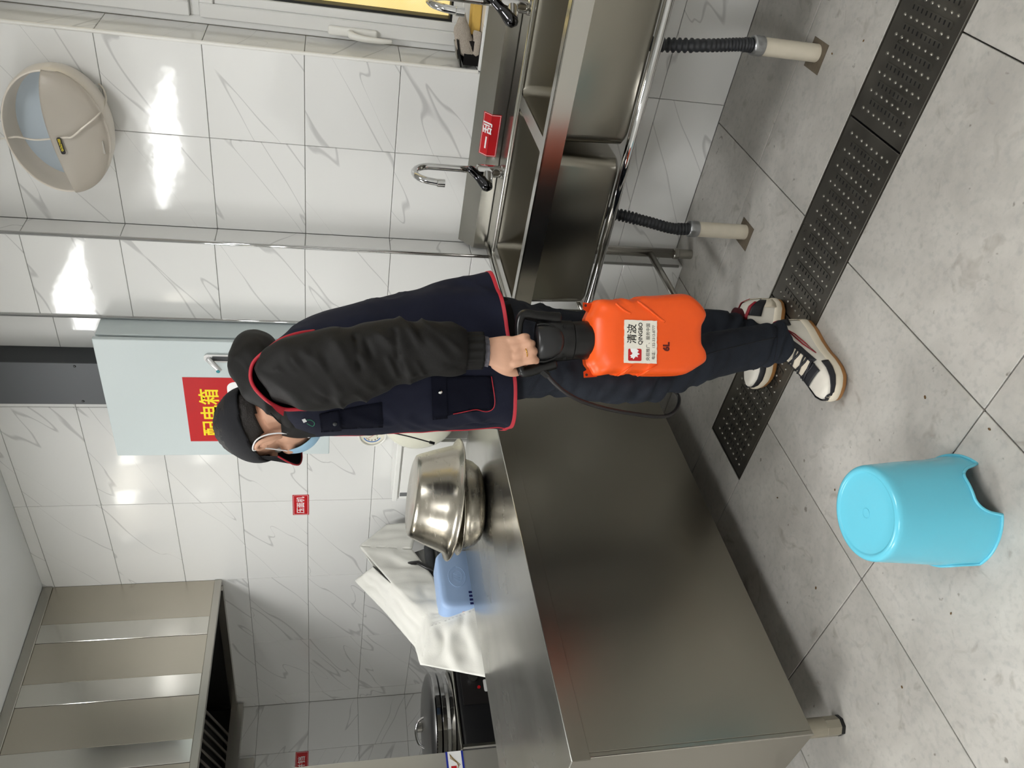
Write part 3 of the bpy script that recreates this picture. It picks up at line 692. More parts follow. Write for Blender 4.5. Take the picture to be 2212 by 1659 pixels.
# ------------------------------------------------------------------ insect lamp on the window wall
M_ILAMP = mat('ivory_plastic', (222, 214, 202), .3)
il = empty('insect_lamp', (-1.15, 2.55, 2.2), 'ivory egg-shaped insect trap lamp with open top mounted on the tiled wall', 'lamp')
def insect_lamp():
    c = on(128, 283, 1, 2.50); cx, cz = c.x, c.z
    a, h, dep, n = .195, .150, .135, 72
    tiltm = Matrix.Translation((cx, 0, cz)) @ Matrix.Rotation(R(3), 4, 'Y')
    def P(th, k, y): return tiltm @ Vector((a*k*cos(th), y, h*k*sin(th)*(1.0 if sin(th) > 0 else 1.0)))
    # collar: closed ring standing off the wall
    bm = bmesh.new()
    prof = [(.80, YW-.001), (.93, YW-.03), (.99, YW-.07), (1.0, YW-.105), (.985, YW-.125), (.965, YW-.130), (.95, YW-.124), (.94, YW-.08), (.86, YW-.03), (.74, YW-.002)]
    rings(bm, [[P(2*pi*j/n, k, y) for k, y in prof] for j in range(n)]+[[P(0, k, y) for k, y in prof]], caps=False)
    obj('collar', bm, M_ILAMP, il, smooth=True)
    bm = bmesh.new(); v = [bm.verts.new(P(2*pi*j/n, .88, YW-.042)) for j in range(n)]; bm.faces.new(v)
    obj('inner_sheet', bm, mat('pale_blue_sheet', (178, 190, 200), .5), il)  # plain pale blue sheet seen through the open top
    # bulging front cover below an S-shaped edge
    bm = bmesh.new(); nu, nv = 64, 26; rowsL = []
    def edge(u):    # u -1 left .. 1 right ; height of the cover's upper edge
        return .16*sin(u*1.6) + .05 - .10*u*u
    for i in range(nu+1):
        u = -1+2*i/nu; x = u*.985
        zb = -math.sqrt(max(0, 1-x*x))*.985; zt = min(edge(u), math.sqrt(max(0, 1-x*x))*.985)
        col_ = []
        for k in range(nv+1):
            z = zb+(zt-zb)*k/nv; r2 = min(1, x*x+z*z)
            y = YW-.122-.050*math.sqrt(max(0, 1-r2))**.9
            col_.append(tiltm @ Vector((a*x, y, h*z)))
        rowsL.append(col_)
    rings(bm, rowsL, caps=False, closed=False)
    bmesh.ops.solidify(bm, geom=bm.faces[:], thickness=.004)
    obj('front_cover', bm, M_ILAMP, il, smooth=True)
    # maker's plate on the cover edge
    pc = on(132, 315, 1, YW-.178)
    Mx = basis(pc, (1, 0, .12), (0, -.2, 1))
    bm = bmesh.new(); prism(bm, rrect(.052, .0125, .005, 5), Mx, .002); obj('name_plate', bm, M_KPRINT, il)
    text('lettering', 'GOLDYEE', .0088, Mx @ Matrix.Translation((.003, 0, .0022)), M_YPRINT, il, bold=.0001)
    q = on(222, 318, 1, YW-.148); Mq = basis(q, (1, 0, .05), (0, .5, 1)); bm = bmesh.new(); prism(bm, rrect(.042, .012, .001, 2), Mq, .0012); obj('rating_label', bm, mat('grey_label', (170, 166, 158), .5), il)
    pts = [on(0, 300, 1, YW-.01), on(22, 297, 1, YW-.13), on(40, 296, 1, YW-.137), on(75, 302, 1, YW-.12), on(110, 300, 1, YW-.15), on(140, 297, 1, YW-.178), on(155, 296, 1, YW-.178), on(180, 275, 1, YW-.174), on(208, 252, 1, YW-.155), on(226, 230, 1, YW-.09), on(229, 210, 1, YW-.05), on(222, 190, 1, YW-.018), on(213, 181, 1, YW-.006)]
    cord = obj('power_cord', T(pts, .0028, 8, n=70), M_ILAMP, il, smooth=True)
    k = on(208, 187, 1, YW-.006); obj('cord_clip', obox(bmesh.new(), basis(k, (1, 0, .6), (0, 0, 1)), (.016, .007, .010), .002), M_WHITEP, il)
insect_lamp()

# ------------------------------------------------------------------ things on the window sill
ZSL = WZ0+.0015
t = empty('soap_bottle', (-.60, 2.68, ZSL), 'clear plastic bottle of pale liquid on the window sill', 'bottle')
M_CLEAR = mat('clear_plastic', (235, 238, 215), .12, trans=.85, ior=1.3)
x, y = -.615, 2.66
b = bmesh.new(); lathe(b, [(.0005, ZSL), (.030, ZSL), (.036, ZSL+.006), (.037, ZSL+.06), (.035, ZSL+.10), (.022, ZSL+.125), (.014, ZSL+.132), (.014, ZSL+.142)], Matrix.Translation((x, y, 0)), 28, False); obj('body', b, M_CLEAR, t, smooth=True)
b = bmesh.new(); lathe(b, [(.0005, ZSL+.003), (.033, ZSL+.004), (.034, ZSL+.055), (.0005, ZSL+.055)], Matrix.Translation((x, y, 0)), 24); obj('liquid', b, mat('pale_soap', (214, 214, 160), .2, trans=.5), t, smooth=True)
b = bmesh.new(); lathe(b, [(.0155, ZSL+.135), (.0155, ZSL+.158), (.012, ZSL+.162), (.0005, ZSL+.162)], Matrix.Translation((x, y, 0)), 20, True); obj('cap', b, M_WHITEP, t, smooth=True)
t = empty('scouring_pad_box', (-.80, 2.645, ZSL), 'black plastic box with open lid in the corner of the window sill', 'box')
bx = bmesh.new()
box(bx, (-.832, 2.612, ZSL), (-.755, 2.69, ZSL+.006)); box(bx, (-.832, 2.612, ZSL+.006), (-.829, 2.69, ZSL+.05)); box(bx, (-.758, 2.612, ZSL+.006), (-.755, 2.69, ZSL+.05)); box(bx, (-.829, 2.612, ZSL+.006), (-.758, 2.615, ZSL+.05)); box(bx, (-.829, 2.687, ZSL+.006), (-.758, 2.69, ZSL+.05))
obj('tray', bx, M_BLACKP, t)
b = bmesh.new(); obox(b, Matrix.Translation((-.797, 2.65, ZSL+.066)) @ Matrix.Rotation(R(-14), 4, 'Y'), (.088, .086, .006), .002); ld = obj('lid', b, M_BLACKP, t)
b = bmesh.new(); obox(b, Matrix.Translation((-.797, 2.65, ZSL+.072)) @ Matrix.Rotation(R(-14), 4, 'Y'), (.05, .05, .005), .002); obj('label_plate', b, M_STEEL, ld)
M_KNIT = mat('grey_knit', (168, 158, 146), .95, vary=.45, scale=240, stretch=(1, 1, 2.2), bump=1.0, bscale=320)
def glove():
    t = empty('work_glove', (-.72, 2.64, ZSL), 'grey knitted work glove lying folded on the window sill', 'glove')
    def q(px, py, y): return on(px, py, 1, y)
    def bits(name, pts, rad, ph):
        b = bmesh.new(); tube(b, pts, rad, 24, n=44, axis=(0, 1, 0))
        for v in b.verts: v.co += Vector((1, .6, 1))*noise.noise(v.co*38+Vector((ph, 0, 0)))*.006
        lo = min(v.co.z for v in b.verts)
        if lo < ZSL+.001:
            for v in b.verts: v.co.z = max(v.co.z, ZSL+.001)
        obj(name, b, M_KNIT, t, smooth=True)
    bits('palm', [q(1000, 26, 2.64), q(998, 45, 2.637), q(999, 68, 2.633), q(1003, 92, 2.628), q(1012, 110, 2.622), q(1022, 119, 2.618)], [(.006, .008), (.012, .017), (.018, .027), (.019, .030), (.015, .025), (.008, .012)], 0)
    bits('cuff', [q(1024, 118, 2.617), q(1031, 108, 2.617), q(1034, 92, 2.618), q(1035, 76, 2.62), q(1035, 68, 2.622)], [(.007, .010), (.009, .016), (.010, .018), (.010, .018), (.009, .014)], 4)
    bits('thumb', [q(1000, 62, 2.66), q(993, 56, 2.662), q(987, 60, 2.664), q(986, 66, 2.665)], [(.008, .008), (.008, .009), (.007, .008), (.004, .004)], 7)
glove()
t = tag(obj('sponge', obox(bmesh.new(), Matrix.Translation((-.70, 2.68, ZSL+.0165)) @ Matrix.Rotation(.2, 4, 'Z'), (.10, .055, .032), .006, 3), mat('yellow_sponge', (214, 176, 92), .9, bump=.5, bscale=150)), 'yellow sponge lying behind the grey glove on the window sill', 'sponge')
# ------------------------------------------------------------------ hygrometer dial on the wall
dc = on(804, 938, 1, YW-.004)
dl = empty('wall_hygrometer', dc, 'round white dial hygrometer with blue scale on the tiled wall', 'hygrometer')
Md = basis((dc.x, YW-.0006, dc.z), (1, 0, 0), (0, 0, 1))
b = bmesh.new(); lathe(b, [(.064, 0), (.066, .006), (.066, .016), (.062, .021), (.056, .021), (.0545, .015)], Md, 48); obj('case', b, M_WHITEP, dl, smooth=True)
b = bmesh.new(); lathe(b, [(.055, .013), (.0005, .013)], Md, 48); obj('face', b, mat('dial_face', (226, 222, 206), .4), dl)
def arc(r0, r1, a0, a1, m, nm):
    b = bmesh.new(); n = 24
    V = [[b.verts.new(Md @ Vector((r*cos(a0+(a1-a0)*k/n), r*sin(a0+(a1-a0)*k/n), .0136))) for r in (r0, r1)] for k in range(n+1)]
    for p, q in zip(V[:-1], V[1:]): b.faces.new((p[0], p[1], q[1], q[0]))
    obj(nm, b, m, dl)
M_BLUE = mat('blue_print', (48, 112, 190), .4)
arc(.036, .041, R(110), R(250), M_BLUE, 'blue_scale'); arc(.036, .041, R(290), R(400), M_BLUE, 'blue_scale')
arc(.020, .0225, R(260), R(300), mat('green_print', (60, 150, 90), .4), 'green_scale')
b = bmesh.new(); prism(b, [(-.001, -.01), (.001, -.01), (.0004, .032), (-.0004, .032)], Md @ Matrix.Translation((0, 0, .0145)) @ Matrix.Rotation(R(40), 4, 'Z'), .0005); obj('needle', b, M_RED, dl)
for k in range(5):
    a = R(120+30*k); text('numeral', str(20*k), .009, Md @ Matrix.Translation((.029*cos(a), .029*sin(a), .0137)), M_KPRINT, dl, depth=.0001)

# ------------------------------------------------------------------ white cabinet and white wall heater behind the table
cb = empty('white_cabinet', (-2.58, 2.52, .55), 'shallow white wall cabinet with grey handle behind the worktable', 'cabinet')
cx0, cx1, cy0, cz1 = -2.79, -2.405, 2.455, 1.073
M_CAB = mat('white_laminate', (236, 236, 232), .25)
b = bmesh.new(); box(b, (cx0, cy0+.018, .5), (cx1, 2.603, cz1-.022)); obj('carcass', b, M_CAB, cb)
obj('top_board', B((cx0-.004, cy0-.002, cz1-.0215), (cx1+.004, 2.599, cz1), .002), M_CAB, cb)
dr = obj('door', B((cx0+.012, cy0, .51), (cx1-.004, cy0+.0175, cz1-.03), .0015), M_CAB, cb)
ha = on(864, 1060, 1, cy0); b = bmesh.new(); box(b, (cx0+.030, cy0-.0015, ha.z-.24), (cx0+.054, cy0-.0002, ha.z)); obj('handle', b, mat('handle_grey', (128, 130, 132), .4, .4), dr)
wh = empty('wall_heater', (-2.1, 2.5, .9), 'white rounded wall-hung heater with black cord half hidden behind the person', 'heater')
def heater():
    c = on(908, 897, 1, 2.44); bm = bmesh.new(); n = 48; L = []
    M_ = Matrix.Translation(c)
    # rounded pillow seen frontally: ellipse with domed face, back flat on the wall
    for k, yy in ((.80, .10), (.93, .07), (.985, .02), (1.0, -.03), (.985, -.07), (.93, -.10), (.82, -.122), (.62, -.138), (.35, -.146), (.02, -.149)):
        L.append([c+Vector((.205*k*cos(2*pi*j/n), yy*.62+.052, .172*k*sin(2*pi*j/n))) for j in range(n)])
    rings(bm, L); obj('casing', bm, mat('heater_white', (232, 231, 214), .22), wh, smooth=True)
    pts = [on(842, 934, 1, 2.36), on(880, 942, 1, 2.355), on(910, 950, 1, 2.355), on(928, 955, 1, 2.355)]
    obj('cord', T(pts, .0028, 8, n=20), M_BLACKP, wh, smooth=True)
    q = pts[-1]; dd = (pts[-1]-pts[-2]).normalized(); obj('plug', T([q, q+dd*.022], .0065, 10), M_BLACKP, wh)
heater()

# ------------------------------------------------------------------ cloth covered dough press
M_CLOTH = mat('white_cotton', (222, 221, 214), .85, sheen=.2, vary=.03, scale=9, bump=.25, bscale=300)
dp = empty('dough_press', (-3.05, 2.1, 0), 'grey dough press machine under a white cloth behind the worktable', 'machine')
M_MACH = mat('machine_grey', (120, 120, 118), .4, .6)
obj('stand', B((-3.12, 2.02, 0), (-2.93, 2.40, .80), .01), M_MACH, dp)
b = bmesh.new()
rings(b, [[(-3.12, y, .80), (-2.96, y, .80), (-2.96, y, .84), (-3.02, y, .93), (-3.08, y, 1.05), (-3.12, y, 1.05)] for y in (2.05, 2.34)]); obj('roller_housing', b, M_MACH, dp)
for z, xx in ((.84, -2.955), (.895, -2.985)): obj('roller', T([(xx, 2.08, z), (xx, 2.33, z)], .024, 16), M_DGREY, dp, smooth=True)
obj('side_arm', T([(-2.90, 2.10, .86), (-2.93, 2.2, .96), (-3.02, 2.26, 1.05)], .010, 8), M_BLACKP, dp, smooth=True)
def cloth():
    # corner points of the draped sheet (seen edge by edge), with their own distances from the wall
    def p(px, py, x): return on(px, py, 0, x)
    C = dict(A=p(835, 1133, -3.10), B=p(775, 1180, -3.10), Cc=p(766, 1254, -3.22), A2=p(906, 1128, -3.02), H=p(891, 1187, -2.99),
             R1=p(809, 1217, -3.02), R2=p(845, 1260, -2.96), R3=p(882, 1295, -2.90), R4=p(921, 1329, -2.83), G=p(957, 1314, -2.78),
             S1=p(795, 1286, -3.18), S2=p(832, 1322, -3.11), S3=p(868, 1359, -3.02), S4=p(897, 1397, -2.92), D=p(908, 1436, -2.84),
             M1=p(930, 1352, -2.80), M2=p(913, 1395, -2.82), E=p(1060, 1466, -2.70), F1=p(1035, 1313, -2.70), U1=p(938, 1249, -2.90), U2=p(913, 1215, -2.93),
             Mid=p(1048, 1390, -2.69))
    bk = lambda v, dx, z: Vector((v.x-dx, min(v.y+.05, 2.585), z))
    # surfaces as quads, subdivided with folds
    bm = bmesh.new()
    def patch(q, n, amp=.0, fd=0, ph=0, f=9):
        a, b_, c, d = [Vector(t) for t in q]; nrm = (b_-a).cross(d-a); nrm = nrm.normalized() if nrm.length > 1e-9 else Vector((1, 0, 0))
        if nrm.x < 0: nrm = -nrm
        V = []
        for i in range(n+1):
            u = i/n; r = []
            for j in range(n+1):
                v = j/n; P = (a*(1-u)+b_*u)*(1-v)+(d*(1-u)+c*u)*v
                w = sin(pi*u)*sin(pi*v)
                s = u if fd == 0 else v; o = v if fd == 0 else u
                fold = sin((s*f+1.3*noise.noise(Vector((o*2+ph, s*3, ph))))*pi)*.6+noise.noise(P*14+Vector((ph, 0, 0)))
                P = P + nrm*amp*w**.5*fold
                r.append(bm.verts.new(P))
            V.append(r)
        for i in range(n):
            for j in range(n):
                bm.faces.new((V[i][j], V[i+1][j], V[i+1][j+1], V[i][j+1]))
    g = C
    patch((g['B'], g['A'], g['A2'], g['H']), 14, .006, 0, 1, 3)
    patch((g['B'], g['R2'], g['U1'], g['H']), 18, .009, 0, 2, 3)
    patch((g['R2'], g['R4'], g['G'], g['U1']), 18, .009, 0, 3, 3)
    N_ = p(806, 1224, -3.10)
    patch((g['Cc'], N_, g['R2'], g['S2']), 20, .010, 0, 4, 3)
    patch((g['R2'], g['R4'], g['S4'], g['S2']), 18, .008, 1, 5, 3)
    patch((g['R4'], g['M1'], g['D'], g['S4']), 14, .004, 1, 6, 2)
    patch((g['R4'], g['G'], g['F1'], g['M1']), 14, .004, 0, 7, 3)
    patch((g['M1'], g['F1'], g['E'], g['D']), 26, .013, 0, 8, 5)
    # far side hanging down the back
    Bb, Cb, S2b, S4b, Db = [Vector((v.x-.12, v.y, .80)) for v in (g['B'], g['Cc'], g['S2'], g['S4'], g['D'])]
    patch((g['Cc'], g['S2'], S2b, Cb), 12, .006, 0, 9, 3); patch((g['S2'], g['S4'], S4b, S2b), 12, .006, 0, 10, 3)
    patch((g['S4'], g['D'], Vector((g['E'].x-.1, g['E'].y+.10, g['E'].z)), S4b), 12, .004, 0, 11, 3)
    patch((N_, g['Cc'], Cb, Vector((N_.x-.12, N_.y, .80))), 12, .006, 0, 12, 2)
    patch((g['B'], N_, Vector((N_.x-.12, N_.y, .80)), Bb), 12, .004, 0, 13, 2)
    bmesh.ops.remove_doubles(bm, verts=bm.verts, dist=.004)
    bmesh.ops.smooth_vert(bm, verts=bm.verts, factor=.3, use_axis_x=True, use_axis_y=True, use_axis_z=True)
    o = obj('cloth', bm, M_CLOTH, smooth=True)
    s = o.modifiers.new('s', 'SOLIDIFY'); s.thickness = .003
    tag(o, 'white cotton cloth draped in peaks over the dough press', 'cloth')
cloth()
# light blue lidded tub standing against the covered machine
bt = empty('blue_tub', (-2.76, 1.95, .0), 'light blue plastic tub with embossed emblem between worktable and cloth', 'tub')
M_TUB = mat('light_blue_plastic', (150, 176, 214), .4)
def tub():
    y0, y1, z0, z1 = 1.795, 2.085, .70, .918; xf = -2.695
    L = []
    for ins, x in ((.03, xf-.14), (.006, xf-.135), (0, xf-.11), (0, xf-.02), (.004, xf-.006), (.012, xf), (.03, xf+.001)):
        L.append([(x, (y0+y1)/2+q[0], (z0+z1)/2+q[1]) for q in rrect(y1-y0-2*ins, z1-z0-2*ins, .045-ins*.6, 8)])
    bm = bmesh.new(); rings(bm, L); obj('body', bm, M_TUB, bt, angle=40)
    ec = on(987, 1246, 0, xf); Me = basis((xf+.0012, ec.y, ec.z), (0, 1, 0), (0, 0, 1))
    bm = bmesh.new(); tube(bm, [Me @ Vector((.050*cos(2*pi*k/40), .036*sin(2*pi*k/40), 0)) for k in range(41)], .0016, 6)
    tube(bm, [Me @ Vector((.030*cos(a), .022*sin(a), 0)) for a in [R(200+k*12) for k in range(24)]], .0012, 6)
    for k in range(3): tube(bm, [Me @ Vector((-.02+.013*k, -.012, 0)), Me @ Vector((-.016+.013*k, .004, 0)), Me @ Vector((-.008+.013*k, .014, 0))], .0013, 6)
    obj('embossed_emblem', bm, M_TUB, bt, smooth=True)
    q = on(1018, 1306, 0, xf); obj('red_label', B((xf-.10, y0-.0012, .79), (xf-.03, y0-.0002, .83)), mat('red_white_label', (206, 160, 150), .5, vary=.4, scale=120), bt)
tub()
obj('support_block', B((-2.84, 1.80, 0), (-2.70, 2.08, .699), .004), M_MACH, bt)
for k in range(4): obj('dark_stripe', B((-2.6945, 1.805+.018*k, .715), (-2.693, 1.815+.018*k, .80)), mat('navy_print', (26, 36, 96), .5) if k == 0 else MATS['navy_print'], bt)

# ------------------------------------------------------------------ round electric griddle under the hood
gr = empty('electric_griddle', (-3.9, 1.96, 0), 'round steel electric griddle with black control panel under the hood', 'griddle')
gx, gy = -3.92, 1.91
M_GLID = mat('griddle_lid', (140, 140, 140), .32, .9); M_GBODY = mat('griddle_black', (24, 24, 26), .35)
b = bmesh.new(); box(b, (gx-.28, gy-.245, .06), (gx+.27, gy+.245, .73), .02, 3); obj('body', b, M_GBODY, gr, angle=40)
for sx in (-1, 1):
    for sy in (-1, 1): obj('leg', T([(gx+sx*.22, gy+sy*.2, 0), (gx+sx*.22, gy+sy*.2, .06)], .02, 12), M_STEEL, gr)
b = bmesh.new(); box(b, (gx-.285, gy-.25, .73), (gx+.275, gy+.25, .742), .004); obj('top_plate', b, M_STEEL, gr)
b = bmesh.new(); lathe(b, [(.235, .742), (.262, .747), (.266, .764), (.258, .770), (.255, .784), (.263, .789), (.263, .806), (.255, .811)], Matrix.Translation((gx, gy, 0)), 56, True); obj('lower_pan', b, M_CHROME, gr, angle=35)
b = bmesh.new(); lathe(b, [(.258, .812), (.268, .816), (.268, .836), (.262, .841)], Matrix.Translation((gx, gy, 0)), 56, True); obj('rim_band', b, M_CHROME, gr, angle=35)
b = bmesh.new(); lathe(b, [(.262, .841), (.255, .851), (.22, .863), (.12, .875), (.0005, .880)], Matrix.Translation((gx, gy, 0)), 56); ld = obj('lid', b, M_GLID, gr, smooth=True)
hc = Vector((gx+.02, gy-.03, .882)); b = bmesh.new(); tube(b, [hc+Vector((-.05, -.06, -.012)), hc+Vector((-.035, -.042, .02)), hc+Vector((0, 0, .034)), hc+Vector((.03, .04, .022)), hc+Vector((.04, .055, -.012))], .007, 8, n=20); obj('handle', b, M_CHROME, ld, smooth=True)
obj('knob', B(hc+Vector((-.03, .01, -.004)), hc+Vector((.0, .05, .03)), .006, 2), M_STEEL, ld)
px_ = gx+.271
pn = obj('control_panel', B((px_, 1.872, .52), (px_+.004, 2.10, .702), .001), M_KPRINT, gr)
for i in range(1): obj('dial', T([(px_+.003, 2.01, .642), (px_+.022, 2.01, .642)], .026, 20), M_CHROME, pn, angle=30)
obj('indicator', T([(px_+.003, 1.958, .615), (px_+.009, 1.958, .615)], .008, 12), M_RED, pn)
b = bmesh.new(); prism(b, rrect(.065, .02, .008, 4), basis((px_+.0042, 1.965, .580), (0, 1, 0), (0, 0, 1)), .0006); obj('badge', b, M_WPRINT, pn)
obj('corner_strip', B((gx+.255, gy-.2452, .08), (gx+.2755, gy-.232, .73)), M_STEEL, gr)

# ------------------------------------------------------------------ grey refrigerator at the picture's edge
rf = empty('refrigerator', (-3.55, 1.1, 0), 'pale grey steel refrigerator with a printed sticker at the left edge', 'refrigerator')
M_FR = mat('fridge_grey', (168, 166, 158), .35, .5)
fx = -3.2; fy = 1.452
obj('body', B((fx-.62, fy-.7, .02), (fx-.03, fy, 1.5), .006, 2), M_FR, rf)
obj('door', B((fx-.028, fy-.7, .06), (fx, fy-.002, 1.5), .005, 2), M_FR, rf)
obj('plinth', B((fx-.6, fy-.68, 0), (fx-.05, fy-.02, .02)), M_DGREY, rf)
t = empty('fridge_sticker', (fx, fy-.1, .84), 'white sticker with blue border lines and wheat drawing on the refrigerator door', 'sticker')
za = on(966, 1645, 0, fx).z; zb = on(1000, 1645, 0, fx).z
obj('sheet', B((fx+.0002, fy-.26, zb), (fx+.001, fy-.003, za)), M_WPRINT, t)
for z in (za, zb): obj('blue_line', B((fx+.0002, fy-.26, z-.004), (fx+.0014, fy-.003, z+.004)), mat('deep_blue_print', (24, 44, 150), .4) if z == za else MATS['deep_blue_print'], t)
obj('red_square', B((fx+.0002, fy-.088, zb+.028), (fx+.0016, fy-.062, zb+.05)), M_RED, t)
b = bmesh.new()
for k in range(4): tube(b, [(fx+.0012, fy-.012-.006*k, za-.012), (fx+.0012, fy-.03-.008*k, (za+zb)/2+.008-.006*k), (fx+.0012, fy-.06-.004*k, zb+.012+.004*k)], .0012, 5, n=8)
obj('wheat_drawing', b, mat('ochre_print', (120, 96, 40), .5), t)
# ------------------------------------------------------------------ the person with the sprayer
from mathutils.bvhtree import BVHTree
M_SKIN = mat('skin', (206, 160, 134), .5, vary=.06, scale=30, bump=.15, bscale=220)
M_NAVY = mat('navy_cloth', (18, 21, 38), .8, spec=.25, vary=.15, scale=12, bump=.35, bscale=700)
M_BLKC = mat('black_nylon', (18, 17, 16), .66, spec=.3, vary=.1, scale=10, bump=.2, bscale=300)
M_PIPE = mat('red_piping', (170, 28, 44), .6)
M_DENIM = mat('dark_denim', (36, 40, 48), .85, spec=.25, vary=.38, scale=9, stretch=(1, 1, .5), bump=.5, bscale=900)
M_CAPM = mat('cap_cloth', (15, 16, 22), .8, bump=.3, bscale=500)
M_HAIR = mat('dark_hair', (30, 25, 22), .6, vary=.4, scale=160, bump=.8, bscale=300)
ZV = Vector((0, 0, 1))
def remesh(bm, vox, it=6, f=.5):
    """weld overlapping closed shapes into one continuous surface"""
    o = link('tmp', mesh(bm)); m = o.modifiers.new('r', 'REMESH'); m.mode = 'VOXEL'; m.voxel_size = vox; m.use_smooth_shade = True
    bpy.context.view_layer.update()
    me = bpy.data.meshes.new_from_object(o.evaluated_get(bpy.context.evaluated_depsgraph_get()))
    bpy.data.objects.remove(o)
    b = bmesh.new(); b.from_mesh(me); bpy.data.meshes.remove(me)
    for _ in range(it): bmesh.ops.smooth_vert(b, verts=b.verts, factor=f, use_axis_x=True, use_axis_y=True, use_axis_z=True)
    return b
def bvh_of(o):
    b = bmesh.new(); b.from_mesh(o.data); t = BVHTree.FromBMesh(b); b.free(); return t
def hit(t, px, py, off=.0):
    d = ray(px, py).normalized(); p, n, i, q = t.ray_cast(CAMP, d)
    if p is None: return None
    if n.dot(d) > 0: n = -n
    return p+n*off
def surf_patch(t, poly, off, n=8, thick=.0015):
    """sheet laid on a surface: poly = 4 pixel corners"""
    bm = bmesh.new(); (a, b, c, d) = poly; V = []
    for i in range(n+1):
        r = []
        for j in range(n+1):
            u, v = i/n, j/n
            x = (a[0]*(1-u)+b[0]*u)*(1-v)+(d[0]*(1-u)+c[0]*u)*v; y = (a[1]*(1-u)+b[1]*u)*(1-v)+(d[1]*(1-u)+c[1]*u)*v
            h = hit(t, x, y, off); r.append(h)
        V.append(r)
    W = [[bm.verts.new(h) if h is not None else None for h in r] for r in V]
    for i in range(n):
        for j in range(n):
            q = (W[i][j], W[i+1][j], W[i+1][j+1], W[i][j+1])
            if None not in q: bm.faces.new(q)
    if thick: bmesh.ops.solidify(bm, geom=bm.faces[:], thickness=-thick)
    return bm
def surf_line(t, pts, r, off=.001, n=40, seg=6):
    P = [hit(t, q[0], q[1], off) for q in cr(pts, n)]; P = [p for p in P if p is not None]
    return T(P, r, seg)

PB = at(1700, 740, 2.06); PB.z = 0
pe_loc = PB
# --- head frame
HC = at(576, 914, 2.08)
yaw, pit = R(42), R(28)
fh = (-HR*cos(yaw)+HF*sin(yaw)); hl = ZV.cross(fh)
hf_ = fh*cos(pit)-ZV*sin(pit); hu = ZV*cos(pit)+fh*sin(pit)
def hp_(x, y, z): return HC+hf_*x+hl*y+hu*z
MH = basis(HC, hf_, hl)
def ellipsoid(bm, c, rx, ry, rz, M3, seg=32, ring=20):
    bmesh.ops.create_uvsphere(bm, u_segments=seg, v_segments=ring, radius=1.0, matrix=Matrix.Translation(c) @ M3 @ Matrix.Diagonal((rx, ry, rz, 1)))
def limb(bm, pts, rad, seg=16, n=24): tube(bm, pts, rad, seg, n=n, axis=HR)
body = bmesh.new()
R3 = MH.to_3x3().to_4x4()
ellipsoid(body, hp_(-.012, 0, .035), .094, .076, .086, R3)                # skull
ellipsoid(body, hp_(.028, 0, -.045), .062, .058, .075, R3)                # jaw and face
ellipsoid(body, hp_(.070, 0, -.098), .022, .026, .020, R3, 16, 10)        # chin
ellipsoid(body, hp_(.058, 0, -.045), .040, .046, .050, R3)                # cheeks
tube(body, [hp_(.083, 0, .010), hp_(.100, 0, -.022), hp_(.108, 0, -.042), hp_(.090, 0, -.050)], [.009, .011, .015, .010], 12, n=10)   # nose
for s in (-1, 1):
    ellipsoid(body, hp_(.076, s*.030, .022), .016, .022, .009, R3, 14, 8)  # brow
    ellipsoid(body, hp_(.060, s*.050, -.030), .020, .014, .018, R3, 14, 8)
    # ear
    e = [hp_(-.006, s*.072, -.048), hp_(-.018, s*.085, -.036), hp_(-.030, s*.095, -.010), hp_(-.022, s*.097, .010), hp_(-.004, s*.088, .012), hp_(.002, s*.077, -.006)]
    tube(body, e, [.008, .0065, .006, .006, .006, .006], 10, n=22)
    ellipsoid(body, hp_(-.012, s*.080, -.018), .012, .008, .024, R3, 14, 10)
for z, r in ((-.073, .008), (-.083, .009)): tube(body, [hp_(.070, -.022, z), hp_(.090, 0, z), hp_(.070, .022, z)], r, 10, n=10)   # lips
nb = at(655, 850, 2.06)
limb(body, [hp_(-.035, 0, -.03), hp_(-.03, 0, -.10), nb], [(.058, .055), (.056, .054), (.070, .075)], 20, 16)
chest = [(655, 850, .07, .09), (690, 835, .11, .17), (760, 815, .12, .175), (860, 790, .115, .155), (980, 775, .11, .15), (1070, 765, .115, .165), (1140, 762, .105, .15)]
rings(body, [[at(q[0], q[1], 2.06)+HR*q[2]*cos(2*pi*j/28)+HF*q[3]*sin(2*pi*j/28) for j in range(28)] for q in cr(chest, 24)])
SH_L = [at(650, 800, 1.90), at(760, 790, 1.845), at(850, 770, 1.815), at(950, 760, 1.80), at(1048, 758, 1.785)]
def mir(p, k=1.0):      # mirror to the far side of the body
    d = p.dot(HF); return p+HF*(2*2.06-2*d)*k
limb(body, SH_L, [.055, .047, .040, .036, (.030, .021)])
SH_R = [mir(SH_L[0]), mir(SH_L[1]), at(850, 780, 2.31), at(920, 800, 2.29), at(985, 825, 2.26)]
limb(body, SH_R, [.055, .047, .040, .036, (.024, .027)])
